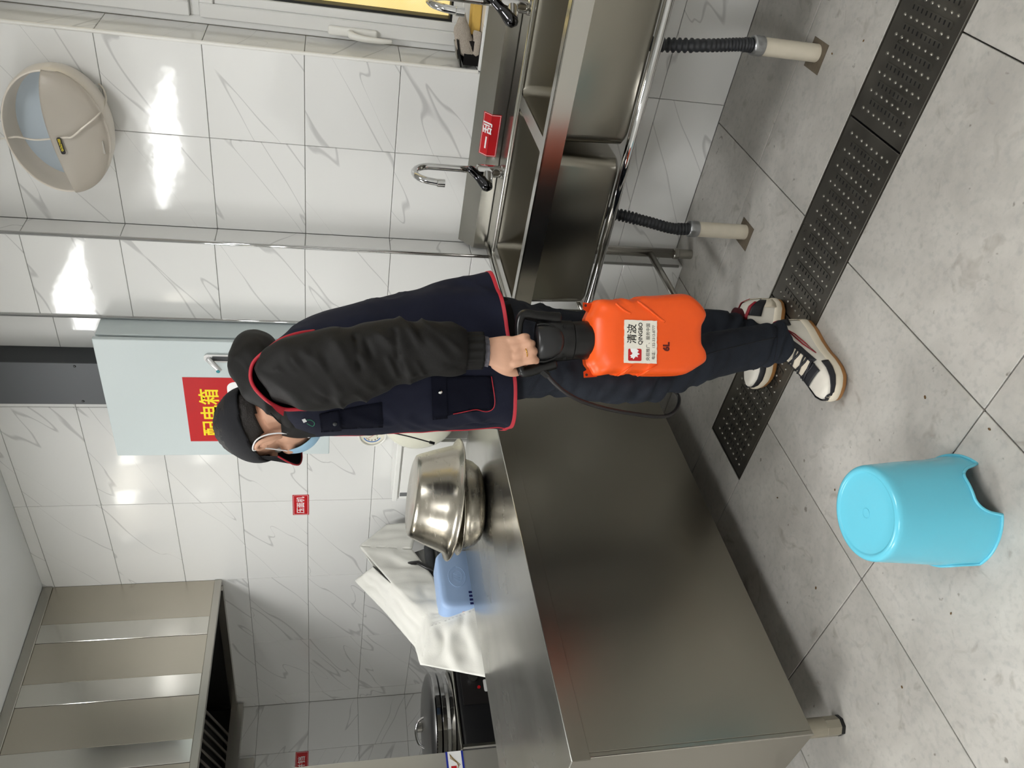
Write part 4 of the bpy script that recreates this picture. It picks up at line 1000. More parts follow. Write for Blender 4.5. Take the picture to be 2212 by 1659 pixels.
# left hand: palm, four fingers closed over the handle bar, thumb round its front end
rings(body, [[at(q[0], q[1], q[4])+HR*q[2]*cos(2*pi*j/20)+HF*q[3]*sin(2*pi*j/20) for j in range(20)] for q in cr([(1046, 759, .030, .020, 1.785), (1062, 760, .034, .019, 1.783), (1085, 763, .041, .018, 1.781), (1102, 764, .042, .015, 1.781), (1110, 764, .038, .009, 1.783)], 14)])
fing = [((1103, 735), (1137, 727), .0085), ((1110, 750), (1148, 742), .0098), ((1114, 767), (1154, 759), .0104), ((1112, 785), (1156, 778), .0104)]
for (m, p, r) in fing:
    a = at(m[0]-22, m[1]+2, 1.783); b_ = at(m[0], m[1], 1.774); c = at(p[0]-6, p[1], 1.769); c2 = at(p[0], p[1], 1.780)
    d = at(p[0]+1, p[1]+1, 1.800); e = at(p[0]-10, p[1]+2, 1.822); g = at(p[0]-22, p[1]+3, 1.826)
    tube(body, [a, b_, (b_+c)/2+HF*.001, c, c2, d, e, g], [r*.8, r*1.05, r*.88, r*.96, r*.94, r*.9, r*.85, r*.6], 14, n=30)
    ellipsoid(body, at(m[0]-1, m[1], 1.7725), r*.95, r*.95, r*1.1, Matrix(), 12, 8)
tube(body, [at(1068, 783, 1.79), at(1088, 797, 1.795), at(1108, 803, 1.803), at(1124, 799, 1.818), at(1133, 786, 1.832)], [.015, .014, .0125, .011, .008], 14, n=20)
# right hand, hidden behind the body, closed loosely
rh = at(985, 825, 2.26)
rd = (SH_R[-1]-SH_R[-2]).normalized()
limb(body, [rh-rd*.01, rh+rd*.04, rh+rd*.08], [(.027, .022), (.030, .020), (.026, .016)], 16, 10)
for k in range(4):
    o_ = rh+rd*.075+ZV*(.022-.015*k)
    tube(body, [o_-rd*.02, o_+rd*.012, o_+rd*.030-HF*.012, o_+rd*.026-HF*.034, o_+rd*.006-HF*.036], [.009, .010, .0095, .009, .006], 12, n=18)
tube(body, [rh+rd*.03+ZV*.022, rh+rd*.055+ZV*.040-HF*.012, rh+rd*.075+ZV*.036-HF*.032], [.013, .011, .007], 12, n=10)
# legs
LL = [at(1110, 765, 1.985), at(1250, 785, 1.97), at(1370, 795, 1.955), at(1500, 775, 1.97), at(1640, 748, 1.99)]
RL = [at(1110, 765, 2.135), at(1250, 760, 2.155), at(1360, 752, 2.17), at(1480, 738, 2.18), at(1590, 742, 2.19)]
limb(body, LL, [.088, .075, .055, .05, .036]); limb(body, RL, [.088, .075, .055, .05, .036])
LF0, LF1 = Vector((-1.182, 1.690, 0)), Vector((-1.215, 1.405, 0)); RF0, RF1 = Vector((-1.190, 1.835, 0)), Vector((-1.455, 1.730, 0))
for an, h0, h1 in ((LL[-1], LF0, LF1), (RL[-1], RF0, RF1)):
    d = (h1-h0).normalized()
    limb(body, [an, h0+d*.065+ZV*.085, h0+d*.06+ZV*.05], [.036, .034, .028], 14, 10)
    tube(body, [h0+d*.02+ZV*.05, h0+d*.10+ZV*.055, h0+d*.18+ZV*.045, h0+d*.25+ZV*.04], [.022, .03, .03, .012], 14, n=14)
bb = remesh(body, .0029, 2, .5)
person = obj('person', bb, M_SKIN, smooth=True)
tag(person, 'person in navy vest, black cap and jeans, head bowed, holding a sprayer', 'person')

# --- eyes
for s in (-1, 1):
    b = bmesh.new(); ellipsoid(b, hp_(.066, s*.031, .003), .012, .012, .012, R3, 16, 10); ey_ = obj('eye', b, M_WHITEP, person, smooth=True)
    b = bmesh.new(); ellipsoid(b, hp_(.0745, s*.031, .002), .0055, .006, .006, R3, 12, 8); obj('iris', b, M_HAIR, ey_, smooth=True)
# --- hair: shell over back and sides of the skull, under the cap
def shell(cx, cz, rx, ry, rz, keep, seg=64, ring=48):
    bm = bmesh.new(); bmesh.ops.create_uvsphere(bm, u_segments=seg, v_segments=ring, radius=1.0)
    dead = []
    for v in bm.verts:
        v.co = Vector((cx+rx*v.co.x, ry*v.co.y, cz+rz*v.co.z))
        if not keep(v.co): dead.append(v)
    bmesh.ops.delete(bm, geom=dead, context='VERTS')
    for v in bm.verts: v.co = MH @ v.co
    return bm
b = shell(-.012, .035, .0985, .0800, .090, lambda p: p.x < .045 and p.z > -.016-.10*max(0, -p.x-.03)+(.9*max(0, p.x+.028)) )
for v in b.verts: v.co += (v.co-HC).normalized()*noise.noise(v.co*90)*.003
bmesh.ops.solidify(b, geom=b.faces[:], thickness=.003)
obj('hair', b, M_HAIR, person, smooth=True)
# --- cap
def capz(x): return .026+.10*x          # height of the band along the head
b = shell(-.010, .030, .106, .089, .088, lambda p: p.z > capz(p.x)-.004)
bmesh.ops.solidify(b, geom=b.faces[:], thickness=.003)
cap = obj('cap', b, M_CAPM, person, smooth=True)
b = bmesh.new(); tube(b, [MH @ Vector((-.010+.1055*cos(a)*.995, .0885*sin(a)*.995, capz(.105*cos(a)))) for a in [2*pi*k/48 for k in range(49)]], .0022, 8); obj('band_edge', b, M_CAPM, cap, smooth=True)
b = bmesh.new(); ellipsoid(b, MH @ Vector((-.010, 0, .118)), .007, .007, .004, R3, 14, 8); obj('top_button', b, M_CAPM, cap, smooth=True)
# visor: curved sheet reaching forward and down
L = []
for i in range(25):
    a = R(-74+148*i/24); row = []
    for k in range(9):
        t = k/8; fwd = t*.078*cos(a)**.6; side = (.0885-.004*t)*sin(a)
        x = -.010+.1055*cos(a)*.97+fwd*.80; z = capz(.10)-.002-fwd*.62-.018*(sin(a)**2)*(.3+t)
        row.append(MH @ Vector((x, side, z)))
    L.append(row)
b = bmesh.new(); rings(b, L, caps=False, closed=False); bmesh.ops.solidify(b, geom=b.faces[:], thickness=.004); obj('visor', b, M_CAPM, cap, smooth=True)
obj('visor_piping', T([r[-1] for r in L], .0022, 6), M_PIPE, cap, smooth=True)
# crescent opening with strap at the back of the cap
b = shell(-.010, .030, .1075, .0905, .0895, lambda p: p.x < -.030 and capz(p.x)+.011 < p.z < .070-.35*abs(p.y) and abs(p.y) < .078)
obj('back_opening', b, M_HAIR, cap, smooth=True)
# --- face mask
b = shell(.034, -.052, .080, .066, .078, lambda p: p.x > .050 and p.z < -.018)
bmesh.ops.solidify(b, geom=b.faces[:], thickness=.002)
fm = obj('face_mask', b, mat('mask_blue', (160, 200, 228), .7, bump=.4, bscale=90), person, smooth=True)
M_LOOP = mat('white_elastic', (236, 236, 238), .6)
for s in (-1, 1):
    obj('ear_loop', T([MH @ Vector(q) for q in ((.056, s*.064, -.030), (.030, s*.073, -.014), (.002, s*.083, .006), (-.018, s*.101, .019), (-.038, s*.096, .002), (-.037, s*.086, -.020), (-.022, s*.078, -.050), (.012, s*.068, -.082), (.044, s*.058, -.098))], .0019, 8, n=40), M_LOOP, fm, smooth=True)

def ridges(bm, L):
    """press single folds into a garment: each from pixel a to pixel b, with height and width"""
    t = BVHTree.FromBMesh(bm); bm.normal_update(); S_ = []
    for a, b_, am, w in L:
        p, q = hit(t, *a), hit(t, *b_)
        if p is None or q is None: continue
        S_.append((p, q, am, w))
    N_ = {v: v.normal.copy() for v in bm.verts}
    for v in bm.verts:
        for p, q, am, w in S_:
            d = q-p; k = max(0, min(1, (v.co-p).dot(d)/d.length_squared)); e = (v.co-p-d*k).length
            if e < 3*w: v.co += N_[v]*am*math.exp(-(e/w)**2)*(.35+.65*sin(pi*(.1+.8*k)))
# --- jeans
def hring(V, yb, yf, d, bd, seg=40, e=2.2):
    p, q = at(V, yb, d), at(V, yf, d); c = (p+q)/2; a = (p-q)/2; out = []
    for j in range(seg):
        w = 2*pi*j/seg; cw, sw = cos(w), sin(w)
        out.append(c+a*(abs(cw)**(2/e)*(1 if cw > 0 else -1))+HF*bd*(abs(sw)**(2/e)*(1 if sw > 0 else -1)))
    return out
def hloft(bm, keys, n, seg=40, e=2.2, caps=True):
    rings(bm, [hring(*q, seg=seg, e=e) for q in cr(keys, n)], caps)
jb = bmesh.new()
hloft(jb, [(1035, 640, 870, 2.06, .165), (1090, 645, 866, 2.06, .178), (1140, 662, 858, 2.06, .175), (1180, 680, 850, 2.06, .16)], 14)
hloft(jb, [(1060, 655, 866, 1.985, .08), (1120, 660, 864, 1.98, .09), (1180, 684, 857, 1.975, .092), (1240, 700, 861, 1.97, .09), (1300, 710, 867, 1.963, .086), (1354, 716, 872, 1.958, .084), (1405, 720, 867, 1.958, .080), (1445, 722, 852, 1.962, .076), (1506, 721, 829, 1.97, .070), (1574, 711, 810, 1.978, .064), (1640, 702, 794, 1.988, .062), (1688, 696, 783, 1.995, .061)], 60)
hloft(jb, [(1060, 655, 860, 2.135, .08), (1120, 652, 850, 2.14, .09), (1220, 670, 835, 2.155, .088), (1330, 676, 825, 2.165, .082), (1420, 672, 805, 2.172, .074), (1508, 668, 785, 2.18, .066), (1560, 672, 782, 2.185, .062), (1600, 684, 786, 2.19, .060), (1640, 694, 789, 2.192, .060)], 50)
jb = remesh(jb, .0055, 4, .5)
jb.normal_update()
for v in jb.verts:
    p = v.co; f = 0
    zz = p.z
    f += noise.noise(Vector((p.x*9, p.y*9, zz*16)))*.0045 + noise.noise(Vector((p.x*22, p.y*22, zz*34)))*.0028
    k = math.exp(-((zz-.50)/.12)**2)+1.2*math.exp(-((zz-.14)/.05)**2)+.6*math.exp(-((zz-.80)/.07)**2)
    f += .006*k*sin(zz*115+4*noise.noise(p*11)+p.dot(HR)*30)
    q = Vector((p.dot(HR)*6+zz*14, p.dot(HR)*5, p.dot(HF)*6)); rr = 1-min(1, abs(noise.noise(q))*4)
    v.co = p+v.normal*(f+.006*rr*rr*max(0, .3+noise.noise(p*4)))
ridges(jb, [((1180, 845), (1230, 800), .007, .010), ((1290, 862), (1330, 820), .008, .010), ((1325, 868), (1365, 826), .008, .010), ((1365, 868), (1410, 830), .008, .010), ((1405, 862), (1450, 822), .007, .010), ((1150, 850), (1170, 820), -.010, .010), ((1540, 810), (1575, 760), .005, .010), ((1600, 790), (1640, 735), .005, .009), ((1650, 780), (1670, 725), .005, .008), ((1565, 668), (1600, 700), .006, .008)])
jeans = obj('jeans', jb, M_DENIM, person, smooth=True)
JT = bvh_of(jeans)
M_SEAM = mat('dark_seam', (16, 18, 22), .8)
obj('side_seam', surf_line(JT, [(1500, 772), (1560, 756), (1620, 741), (1680, 728)], .0013, .0003), M_SEAM, jeans, smooth=True)
for (V, ya, yb_) in ((1678, 700, 782),): obj('hem_stitch', surf_line(JT, [(V, ya), (V+1, (ya+yb_)/2), (V-6, yb_-3)], .0009, .0003), M_SEAM, jeans, smooth=True)
obj('pocket_stitch', surf_line(JT, [(1088, 668), (1090, 700), (1091, 722)], .0012, .0006), mat('ochre_thread', (92, 80, 58), .8), jeans, smooth=True)

# --- black jacket: sleeves, cuffs, hood, lower hem
def fold(bm, amp, fr, ph, dirv):
    bm.normal_update()
    for v in bm.verts:
        p = v.co; t = p.dot(dirv)*fr
        v.co = p+v.normal*(amp*(sin(t+5*noise.noise(p*7+Vector((ph, 0, 0))))*.5+noise.noise(p*11+Vector((0, ph, 0)))*.9+.45*noise.noise(p*26)))
def crease(bm, amp, dirv):
    """narrow ridges lying across a direction, like pulled nylon"""
    bm.normal_update(); dirv = dirv.normalized(); sd = dirv.cross(HF).normalized()
    for v in bm.verts:
        p = v.co; q = Vector((p.dot(dirv)*21, p.dot(sd)*4.2, p.dot(HF)*4.2))
        r = 1-min(1, abs(noise.noise(q))*3.4); m = max(0, noise.noise(p*5+Vector((7, 1, 3)))+.35)
        v.co = p+v.normal*amp*(r*r)*m
jk = bmesh.new()
SL = [(573, 806, 1.868, .018, .018), (577, 805, 1.866, .045, .045), (592, 803, 1.862, .068, .064), (640, 800, 1.852, .086, .082), (700, 799, 1.84, .094, .088), (770, 783, 1.825, .088, .082), (850, 764, 1.81, .074, .072), (920, 757, 1.80, .067, .066), (985, 758, 1.79, .058, .056), (1006, 758, 1.787, .050, .046)]
tube(jk, [at(*q[:3]) for q in SL], [q[3:] for q in SL], 80, n=170, axis=HR)
SR = [mir(at(*q[:3])) for q in SL[:6]]+[at(850, 780, 2.315), at(915, 798, 2.29), at(965, 817, 2.265)]
tube(jk, SR, [q[3:] for q in SL[:6]]+[(.072, .070), (.064, .062), (.05, .048)], 60, n=100, axis=HR)
fold(jk, .0055, 52, 3, Vector((HR.x*.6, HR.y*.6, -.8))); crease(jk, .012, Vector((HR.x*.75, HR.y*.75, -.65)))
ridges(jk, [((629, 775), (703, 850), .009, .010), ((600, 800), (696, 866), .008, .009), ((683, 768), (730, 842), .008, .009), ((655, 760), (700, 800), .006, .009), ((720, 735), (765, 800), .007, .010), ((745, 790), (800, 842), .008, .009), ((780, 770), (828, 832), .008, .008),
            ((838, 775), (858, 814), .008, .007), ((872, 780), (892, 812), .007, .007), ((900, 785), (916, 808), .006, .006), ((818, 720), (845, 745), .007, .010), ((930, 735), (975, 780), .005, .010), ((955, 725), (995, 760), .005, .008), ((880, 705), (905, 745), .006, .009),
            ((767, 725), (778, 792), -.014, .006), ((853, 712), (860, 770), -.013, .006), ((790, 735), (805, 770), -.006, .006), ((966, 785), (1000, 795), -.006, .006)])
jacket = obj('jacket', jk, M_BLKC, person, smooth=True)
def cuff(c0, c1, r):
    bm = bmesh.new(); L = []
    for i in range(9):
        t = i/8; c = c0*(1-t)+c1*t
        L.append([c+HR*(r[0]*(1+.045*sin(14*w*1.0)))*cos(w)+HF*(r[1]*(1+.045*sin(14*w)))*sin(w)+ZV*0 for w in [2*pi*j/112 for j in range(112)]])
    rings(bm, L); return bm
obj('cuff', cuff(at(1000, 758, 1.787), at(1043, 757, 1.783), (.043, .034)), M_BLKC, jacket, smooth=True)
obj('inner_cuff', cuff(at(1040, 757.5, 1.784), at(1054, 760, 1.783), (.0345, .025)), mat('grey_knit_cuff', (96, 94, 102), .9), jacket, smooth=True)
hb = bmesh.new()
HP = [(664, 930, 2.015, .020), (634, 902, 1.985, .032), (602, 868, 1.965, .046), (572, 830, 1.955, .058), (556, 795, 1.985, .068), (553, 775, 2.06, .072), (556, 800, 2.14, .068), (575, 845, 2.165, .06), (602, 885, 2.15, .05), (632, 912, 2.13, .034), (664, 930, 2.10, .020)]
tube(hb, [at(*q[:3]) for q in HP], [(q[3], q[3]*.88) for q in HP], 60, n=150)
fold(hb, .006, 40, 9, ZV); crease(hb, .009, Vector((HR.x*.5, HR.y*.5, -.85)))
obj('hood', hb, M_BLKC, jacket, smooth=True)
hb = bmesh.new(); rings(hb, [hring(*q, seg=48) for q in cr([(611, 850, 940, 2.055, .092), (640, 838, 944, 2.055, .10), (700, 815, 942, 2.055, .12)], 16)], False); bmesh.ops.solidify(hb, geom=hb.faces[:], thickness=.006); fold(hb, .003, 40, 4, ZV)
obj('collar', hb, M_BLKC, jacket, smooth=True)
hb = bmesh.new(); rings(hb, [hring(*q, seg=64) for q in cr([(1000, 628, 900, 2.06, .172), (1060, 640, 890, 2.06, .178), (1082, 642, 884, 2.06, .179)], 10)], False); bmesh.ops.solidify(hb, geom=hb.faces[:], thickness=.006)
obj('jacket_hem', hb, M_BLKC, jacket, smooth=True)
obj('drawcord', T([at(584, 893, 1.93), at(596, 905, 1.945), at(607, 915, 1.965), at(620, 921, 1.985)], .0016, 6, n=16), M_BLACKP, jacket, smooth=True)
for (a, c) in (((622, 912), 1.962), ((622, 930), 1.99), ((690, 928), 1.985)): obj('snap', lathe(bmesh.new(), [(.0005, .003), (.005, .0028), (.0062, 0)], basis(at(a[0], a[1], c), HR, ZV), 14), M_DGREY, jacket, smooth=True)

# --- navy vest
vb = bmesh.new()
VK = [(1045, 592, 2.06, 1094, 926, .190), (1000, 603, 2.06, 1048, 921, .188), (946, 617, 2.06, 985, 921, .187), (845, 641, 2.06, 880, 928, .187), (730, 668, 2.06, 770, 936, .188), (665, 693, 2.06, 700, 936, .182), (625, 720, 2.06, 655, 930, .165), (590, 746, 2.06, 622, 908, .140), (562, 775, 2.06, 590, 878, .115)]
L = []
for q in cr(VK, 120):
    p, r_ = at(q[0], q[1], q[2]), at(q[3], q[4], q[2]); c = (p+r_)/2; a = (p-r_)/2; row = []
    for j in range(160):
        w = 2*pi*j/160; cw, sw = cos(w), sin(w); e = 2/2.35
        row.append(c+a*(abs(cw)**e*(1 if cw > 0 else -1))+HF*q[5]*(abs(sw)**e*(1 if sw > 0 else -1)))
    L.append(row)
VR = rings(vb, L, caps=False)
vb.normal_update()
for v in vb.verts:
    p = v.co; h = max(0, min(1, (1.25-p.z)/.35))
    f = .0065*h*sin(p.dot(HR)*38+p.dot(HF)*30+3*noise.noise(p*5))+.0065*noise.noise(p*8)+.0025*noise.noise(p*19)
    q = Vector((p.dot(HR)*4+p.z*9, p.dot(HR)*9-p.z*3, p.dot(HF)*5)); rr = 1-min(1, abs(noise.noise(q))*4)
    v.co = p+v.normal*(f+.003*rr*rr)
ridges(vb, [((985, 850), (1040, 905), .008, .012), ((1000, 880), (1060, 915), .007, .010), ((830, 880), (900, 925), .006, .012), ((760, 890), (840, 915), .006, .010), ((880, 900), (960, 925), .006, .010), ((900, 680), (1000, 660), .003, .02), ((760, 690), (860, 690), .003, .016), ((1010, 915), (1085, 915), -.012, .012)])
hem_loop = [v.co.copy() for v in VR[0]]; up_loop = [v.co.copy() for v in VR[3]]; front_line = [r[80].co.copy() for r in VR]
bmesh.ops.solidify(vb, geom=vb.faces[:], thickness=-.004)
vest = obj('vest', vb, M_NAVY, person, smooth=True)
VT = bvh_of(vest)
# red edging: hem band, front edge, armhole
hb = bmesh.new(); up = up_loop
cen = sum(hem_loop, Vector())/len(hem_loop)
rings(hb, [[p+(p-cen).normalized()*.006-Vector((0, 0, .001)) for p in hem_loop], [p+(q-cen).normalized()*.006 for p, q in zip(up, hem_loop)], [p-(q-cen).normalized()*.006 for p, q in zip(up, hem_loop)], [p-(p-cen).normalized()*.006-Vector((0, 0, .001)) for p in hem_loop], [p+(p-cen).normalized()*.006-Vector((0, 0, .001)) for p in hem_loop]], caps=False)
obj('hem_piping', hb, M_PIPE, vest, smooth=True)
obj('front_piping', T([p-HR*.002-HF*.004 for p in front_line[:98]], .0035, 8), M_PIPE, vest, smooth=True)
AH = [(690, 884, 1.86), (650, 884, 1.85), (615, 884, 1.845), (585, 871, 1.842), (561, 851, 1.842), (546, 831, 1.845), (541, 809, 1.848), (548, 782, 1.848), (575, 757, 1.848), (608, 733, 1.852), (645, 720, 1.86), (680, 715, 1.87)]
obj('armhole_piping', T([at(*q) for q in AH], .0042, 8, n=60), M_PIPE, vest, smooth=True)
yk = bmesh.new(); A = cr(AH, 60); cy_, cx_ = 800, 640
rings(yk, [[at(*q) for q in A], [at(q[0]+(q[0]-cx_)*.03, q[1]+(q[1]-cy_)*.03, q[2]+.03) for q in A], [at(q[0]+(q[0]-cx_)*.05, q[1]+(q[1]-cy_)*.06, q[2]+.10) for q in A]], caps=False, closed=False)
bmesh.ops.solidify(yk, geom=yk.faces[:], thickness=.003); obj('shoulder_edge', yk, M_NAVY, vest, smooth=True)
rp = bmesh.new()
Q = [((562, 852), (566, 855)), ((580, 867), (584, 874)), ((598, 877), (598, 889)), ((614, 883), (612, 899))]
V = [[rp.verts.new(at(p[0], p[1], 1.836)) for p in q] for q in Q]
for a, c in zip(V[:-1], V[1:]): rp.faces.new((a[0], a[1], c[1], c[0]))
bmesh.ops.solidify(rp, geom=rp.faces[:], thickness=.004); obj('red_shoulder_panel', rp, M_PIPE, vest)
# pockets, flaps, snaps
obj('pocket', surf_patch(VT, ((935, 812), (1062, 812), (1066, 882), (950, 898)), .003, 10), M_NAVY, vest, smooth=True)
obj('pocket_flap', surf_patch(VT, ((930, 808), (964, 806), (966, 900), (934, 903)), .006, 10), M_NAVY, vest, smooth=True)
obj('pocket_piping', surf_line(VT, [(1061, 812), (1066, 840), (1069, 866), (1064, 880), (1050, 886), (1028, 882), (1005, 886), (978, 891)], .0012, .005), M_PIPE, vest, smooth=True)
h = hit(VT, 950, 843, .008); obj('snap', lathe(bmesh.new(), [(.0005, .004), (.004, .0035), (.0058, 0)], basis(h, HR, ZV), 14), M_CHROME, vest, smooth=True)
obj('pocket', surf_patch(VT, ((735, 884), (825, 868), (828, 922), (738, 926)), .002, 8), M_NAVY, vest, smooth=True)
obj('pocket_flap', surf_patch(VT, ((690, 893), (732, 884), (738, 928), (694, 931)), .004, 8), M_NAVY, vest, smooth=True)
h = hit(VT, 724, 912, .006); obj('snap', lathe(bmesh.new(), [(.0005, .003), (.004, .0028), (.0052, 0)], basis(h, HR, ZV), 14), M_DGREY, vest, smooth=True)
M_LOGOG = mat('green_thread', (40, 120, 90), .7)
obj('chest_emblem', surf_patch(VT, ((653, 904), (660, 902), (664, 908), (657, 911)), .004, 3, .0008), M_WPRINT, vest)
obj('emblem_line', surf_line(VT, [(664, 905), (672, 905), (680, 911), (676, 918), (664, 912)], .0008, .004, 20), M_LOGOG, vest)
h = hit(VT, 600, 747, .003)
if h is not None: obj('grey_lining', surf_patch(VT, ((588, 752), (600, 742), (606, 744), (592, 756)), .003, 3), mat('grey_lining', (130, 126, 120), .8), vest)

# --- gold ring
rc = (at(1133, 762, 1.7725)+at(1138, 762, 1.7725))/2
b = bmesh.new(); fd = (at(1154, 759, 1.769)-at(1114, 767, 1.774)).normalized(); s1 = HF; s2 = fd.cross(s1).normalized()
tube(b, [rc+HF*.0005+s1*.0122*cos(2*pi*k/24)+s2*.0122*sin(2*pi*k/24) for k in range(25)], .0011, 6); obj('finger_ring', b, mat('gold', (212, 168, 70), .2, 1.0), person, smooth=True)

# --- shoes
M_WLEA = mat('white_leather', (226, 221, 210), .5, vary=.06, scale=30); M_KLEA = mat('black_leather', (30, 31, 36), .5); M_GUM = mat('gum_rubber', (168, 118, 66), .5, vary=.12, scale=30)
M_SOCK = mat('dark_red_sock', (70, 16, 24), .9); M_RLEA = mat('red_leather', (150, 30, 44), .5); M_CREAM = mat('cream_foam', (226, 216, 196), .55)
def shoe(h0, h1, z0, lab):
    fx_ = (h1-h0).normalized(); M = basis(h0+ZV*z0, fx_, ZV.cross(fx_)); S = (h1-h0).length/.288
    root = obj('sneaker', bmesh.new(), M_WLEA, person, label=lab)
    W = [(0, .004), (.006, .024), (.02, .036), (.06, .041), (.11, .039), (.15, .041), (.19, .048), (.22, .049), (.25, .044), (.272, .030), (.284, .014), (.288, .003)]
    def wid(x):
        for (a, b_), (c, d) in zip(W[:-1], W[1:]):
            if a <= x <= c: return b_+(d-b_)*(x-a)/(c-a)
        return .003
    Hh = [(0, .075), (.006, .10), (.02, .125), (.05, .135), (.085, .132), (.105, .118), (.13, .098), (.16, .085), (.19, .074), (.22, .068), (.25, .066), (.27, .062), (.284, .055), (.288, .050)]
    def hei(x):
        for (a, b_), (c, d) in zip(Hh[:-1], Hh[1:]):
            if a <= x <= c: return b_+(d-b_)*(x-a)/(c-a)
        return .03
    X = [.288*(.5-.5*cos(pi*i/40)) for i in range(41)]
    def outline(k, z, grow=0): return [M @ Vector((.144+(x-.144)*S*k*(1+grow), y*k*S, z)) for x, y in [(x, wid(x)) for x in X]+[(x, -wid(x)) for x in reversed(X[1:-1])]]
    def spring(ringp, amt=.012):
        out = []
        for p in ringp:
            q = M.inverted() @ p; t = max(0, (q.x/S-.22)/.068); q.z += amt*t*t; out.append(M @ q)
        return out
    b = bmesh.new(); rings(b, [spring(outline(.97, 0)), spring(outline(1.02, .004)), spring(outline(1.03, .015))]); obj('outsole', b, M_GUM, root, angle=50)
    b = bmesh.new(); rings(b, [spring(outline(1.032, .0145)), spring(outline(1.045, .018)), spring(outline(1.045, .028)), spring(outline(1.02, .038)), spring(outline(.96, .040))]); obj('midsole', b, M_CREAM, root, angle=50)
    nu, nv = 48, 28
    def U(u, v, off=0):
        x = .288*(.5-.5*cos(pi*u)); w = wid(x)*.985; h = hei(x); t = v*2-1      # -1 right edge .. 1 left edge
        a = t*pi/2; yy = w*(abs(sin(a))**.62)*(1 if a > 0 else -1); zz = .034+(h-.034)*(abs(cos(a))**.72)
        if x > .22: zz += .010*((x-.22)/.068)**2
        n = Vector((0.0 if .03 < x < .2 else (x-.144)*2.5, sin(a), .6*cos(a))).normalized()
        return M @ (Vector((x*S, yy*S, zz))+n*off)
    def up_patch(name, u0, u1, v0, v1, off, m, nn=14, mm=12, cond=None):
        bm = bmesh.new(); G_ = [[bm.verts.new(U(u0+(u1-u0)*i/nn, v0+(v1-v0)*j/mm, off)) for j in range(mm+1)] for i in range(nn+1)]
        for i in range(nn):
            for j in range(mm):
                if cond is None or cond(i/nn, j/mm): bm.faces.new((G_[i][j], G_[i+1][j], G_[i+1][j+1], G_[i][j+1]))
        bmesh.ops.delete(bm, geom=[v for v in bm.verts if not v.link_faces], context='VERTS')
        bmesh.ops.solidify(bm, geom=bm.faces[:], thickness=-.0018)
        return obj(name, bm, m, root, smooth=True)
    b = bmesh.new(); rings(b, [[U(i/nu, j/nv) for j in range(nv+1)] for i in range(nu+1)], caps=False, closed=False); me = mesh(b, M_WLEA, True); root.data = me
    up_patch('toe_overlay', .62, .985, .02, .17, .003, M_KLEA, 18, 5)
    up_patch('toe_overlay', .62, .985, .83, .98, .003, M_KLEA, 18, 5)
    up_patch('toe_overlay', .945, .98, .15, .85, .0025, M_KLEA, 3, 18)
    up_patch('tongue', .30, .62, .36, .64, .003, M_CREAM)
    up_patch('eyestay', .30, .60, .24, .37, .003, M_KLEA); up_patch('eyestay', .30, .60, .63, .76, .003, M_KLEA)
    up_patch('lace_cage', .60, .68, .34, .66, .005, M_KLEA, 5, 8)
    up_patch('heel_overlay', .05, .26, .06, .30, .003, M_KLEA, 10, 8, lambda i, j: j > .35); up_patch('heel_overlay', .05, .26, .70, .94, .003, M_KLEA, 10, 8, lambda i, j: j < .65)
    up_patch('heel_counter', .0, .16, .0, 1.0, .002, M_CREAM, 8, 24, lambda i, j: not .30 < j < .70)
    up_patch('red_collar', .10, .30, .30, .36, .004, M_RLEA, 8, 3); up_patch('red_collar', .10, .30, .64, .70, .004, M_RLEA, 8, 3)
    for (a, c) in (((.30, .50), (.80, .88)), ((.30, .50), (.12, .20))):
        obj('side_stripe', T([U(.31, c[0], .003), U(.36, c[1]-.02, .003), U(.45, c[1], .003), U(.54, c[1]+.01 if c[0] > .5 else c[1]-.01, .003), U(.45, (c[0]+c[1])/2-.01, .003), U(.31, c[0], .003)], .0018, 6), M_RLEA, root, smooth=True)
    for k in range(5):
        u = .36+.058*k; d = .034
        obj('lace', T([U(u, .34, .006), U(u+d*.5, .44, .008), U(u+d, .56, .008), U(u+d*.6, .66, .006)], (.0032), 6, n=10), M_KLEA, root, smooth=True)
        obj('lace', T([U(u+d*.6, .34, .006), U(u+d, .44, .009), U(u+d*.5, .56, .009), U(u, .66, .006)], (.0032), 6, n=10), M_KLEA, root, smooth=True)
    tp = U(.33, .5, .012)
    obj('bow', T([tp, tp+fx_*.01+ZV.cross(fx_)*.03+ZV*.008, tp+fx_*.03+ZV.cross(fx_)*.035-ZV*.012, tp+fx_*.008], .003, 6, n=20), M_KLEA, root, smooth=True)
    up_patch('tongue_label', .335, .40, .42, .58, .0075, mat('gold_weave', (150, 130, 60), .7, vary=.6, scale=300) if 'gold_weave' not in MATS else MATS['gold_weave'], 4, 6)
    b = bmesh.new(); c = U(.20, .5, -.01); tube(b, [M @ Vector((.062*S, 0, .10)), M @ Vector((.058*S, 0, .15))], [(.026, .024), (.028, .026)], 18, n=6); obj('sock', b, M_SOCK, root, smooth=True)
shoe(LF0, LF1, 0.0005, 'white, black and red sneaker with gum sole, planted nearer the viewer')
shoe(RF0, RF1, 0.0045, 'white, black and red sneaker with gum sole, standing on the drain cover')
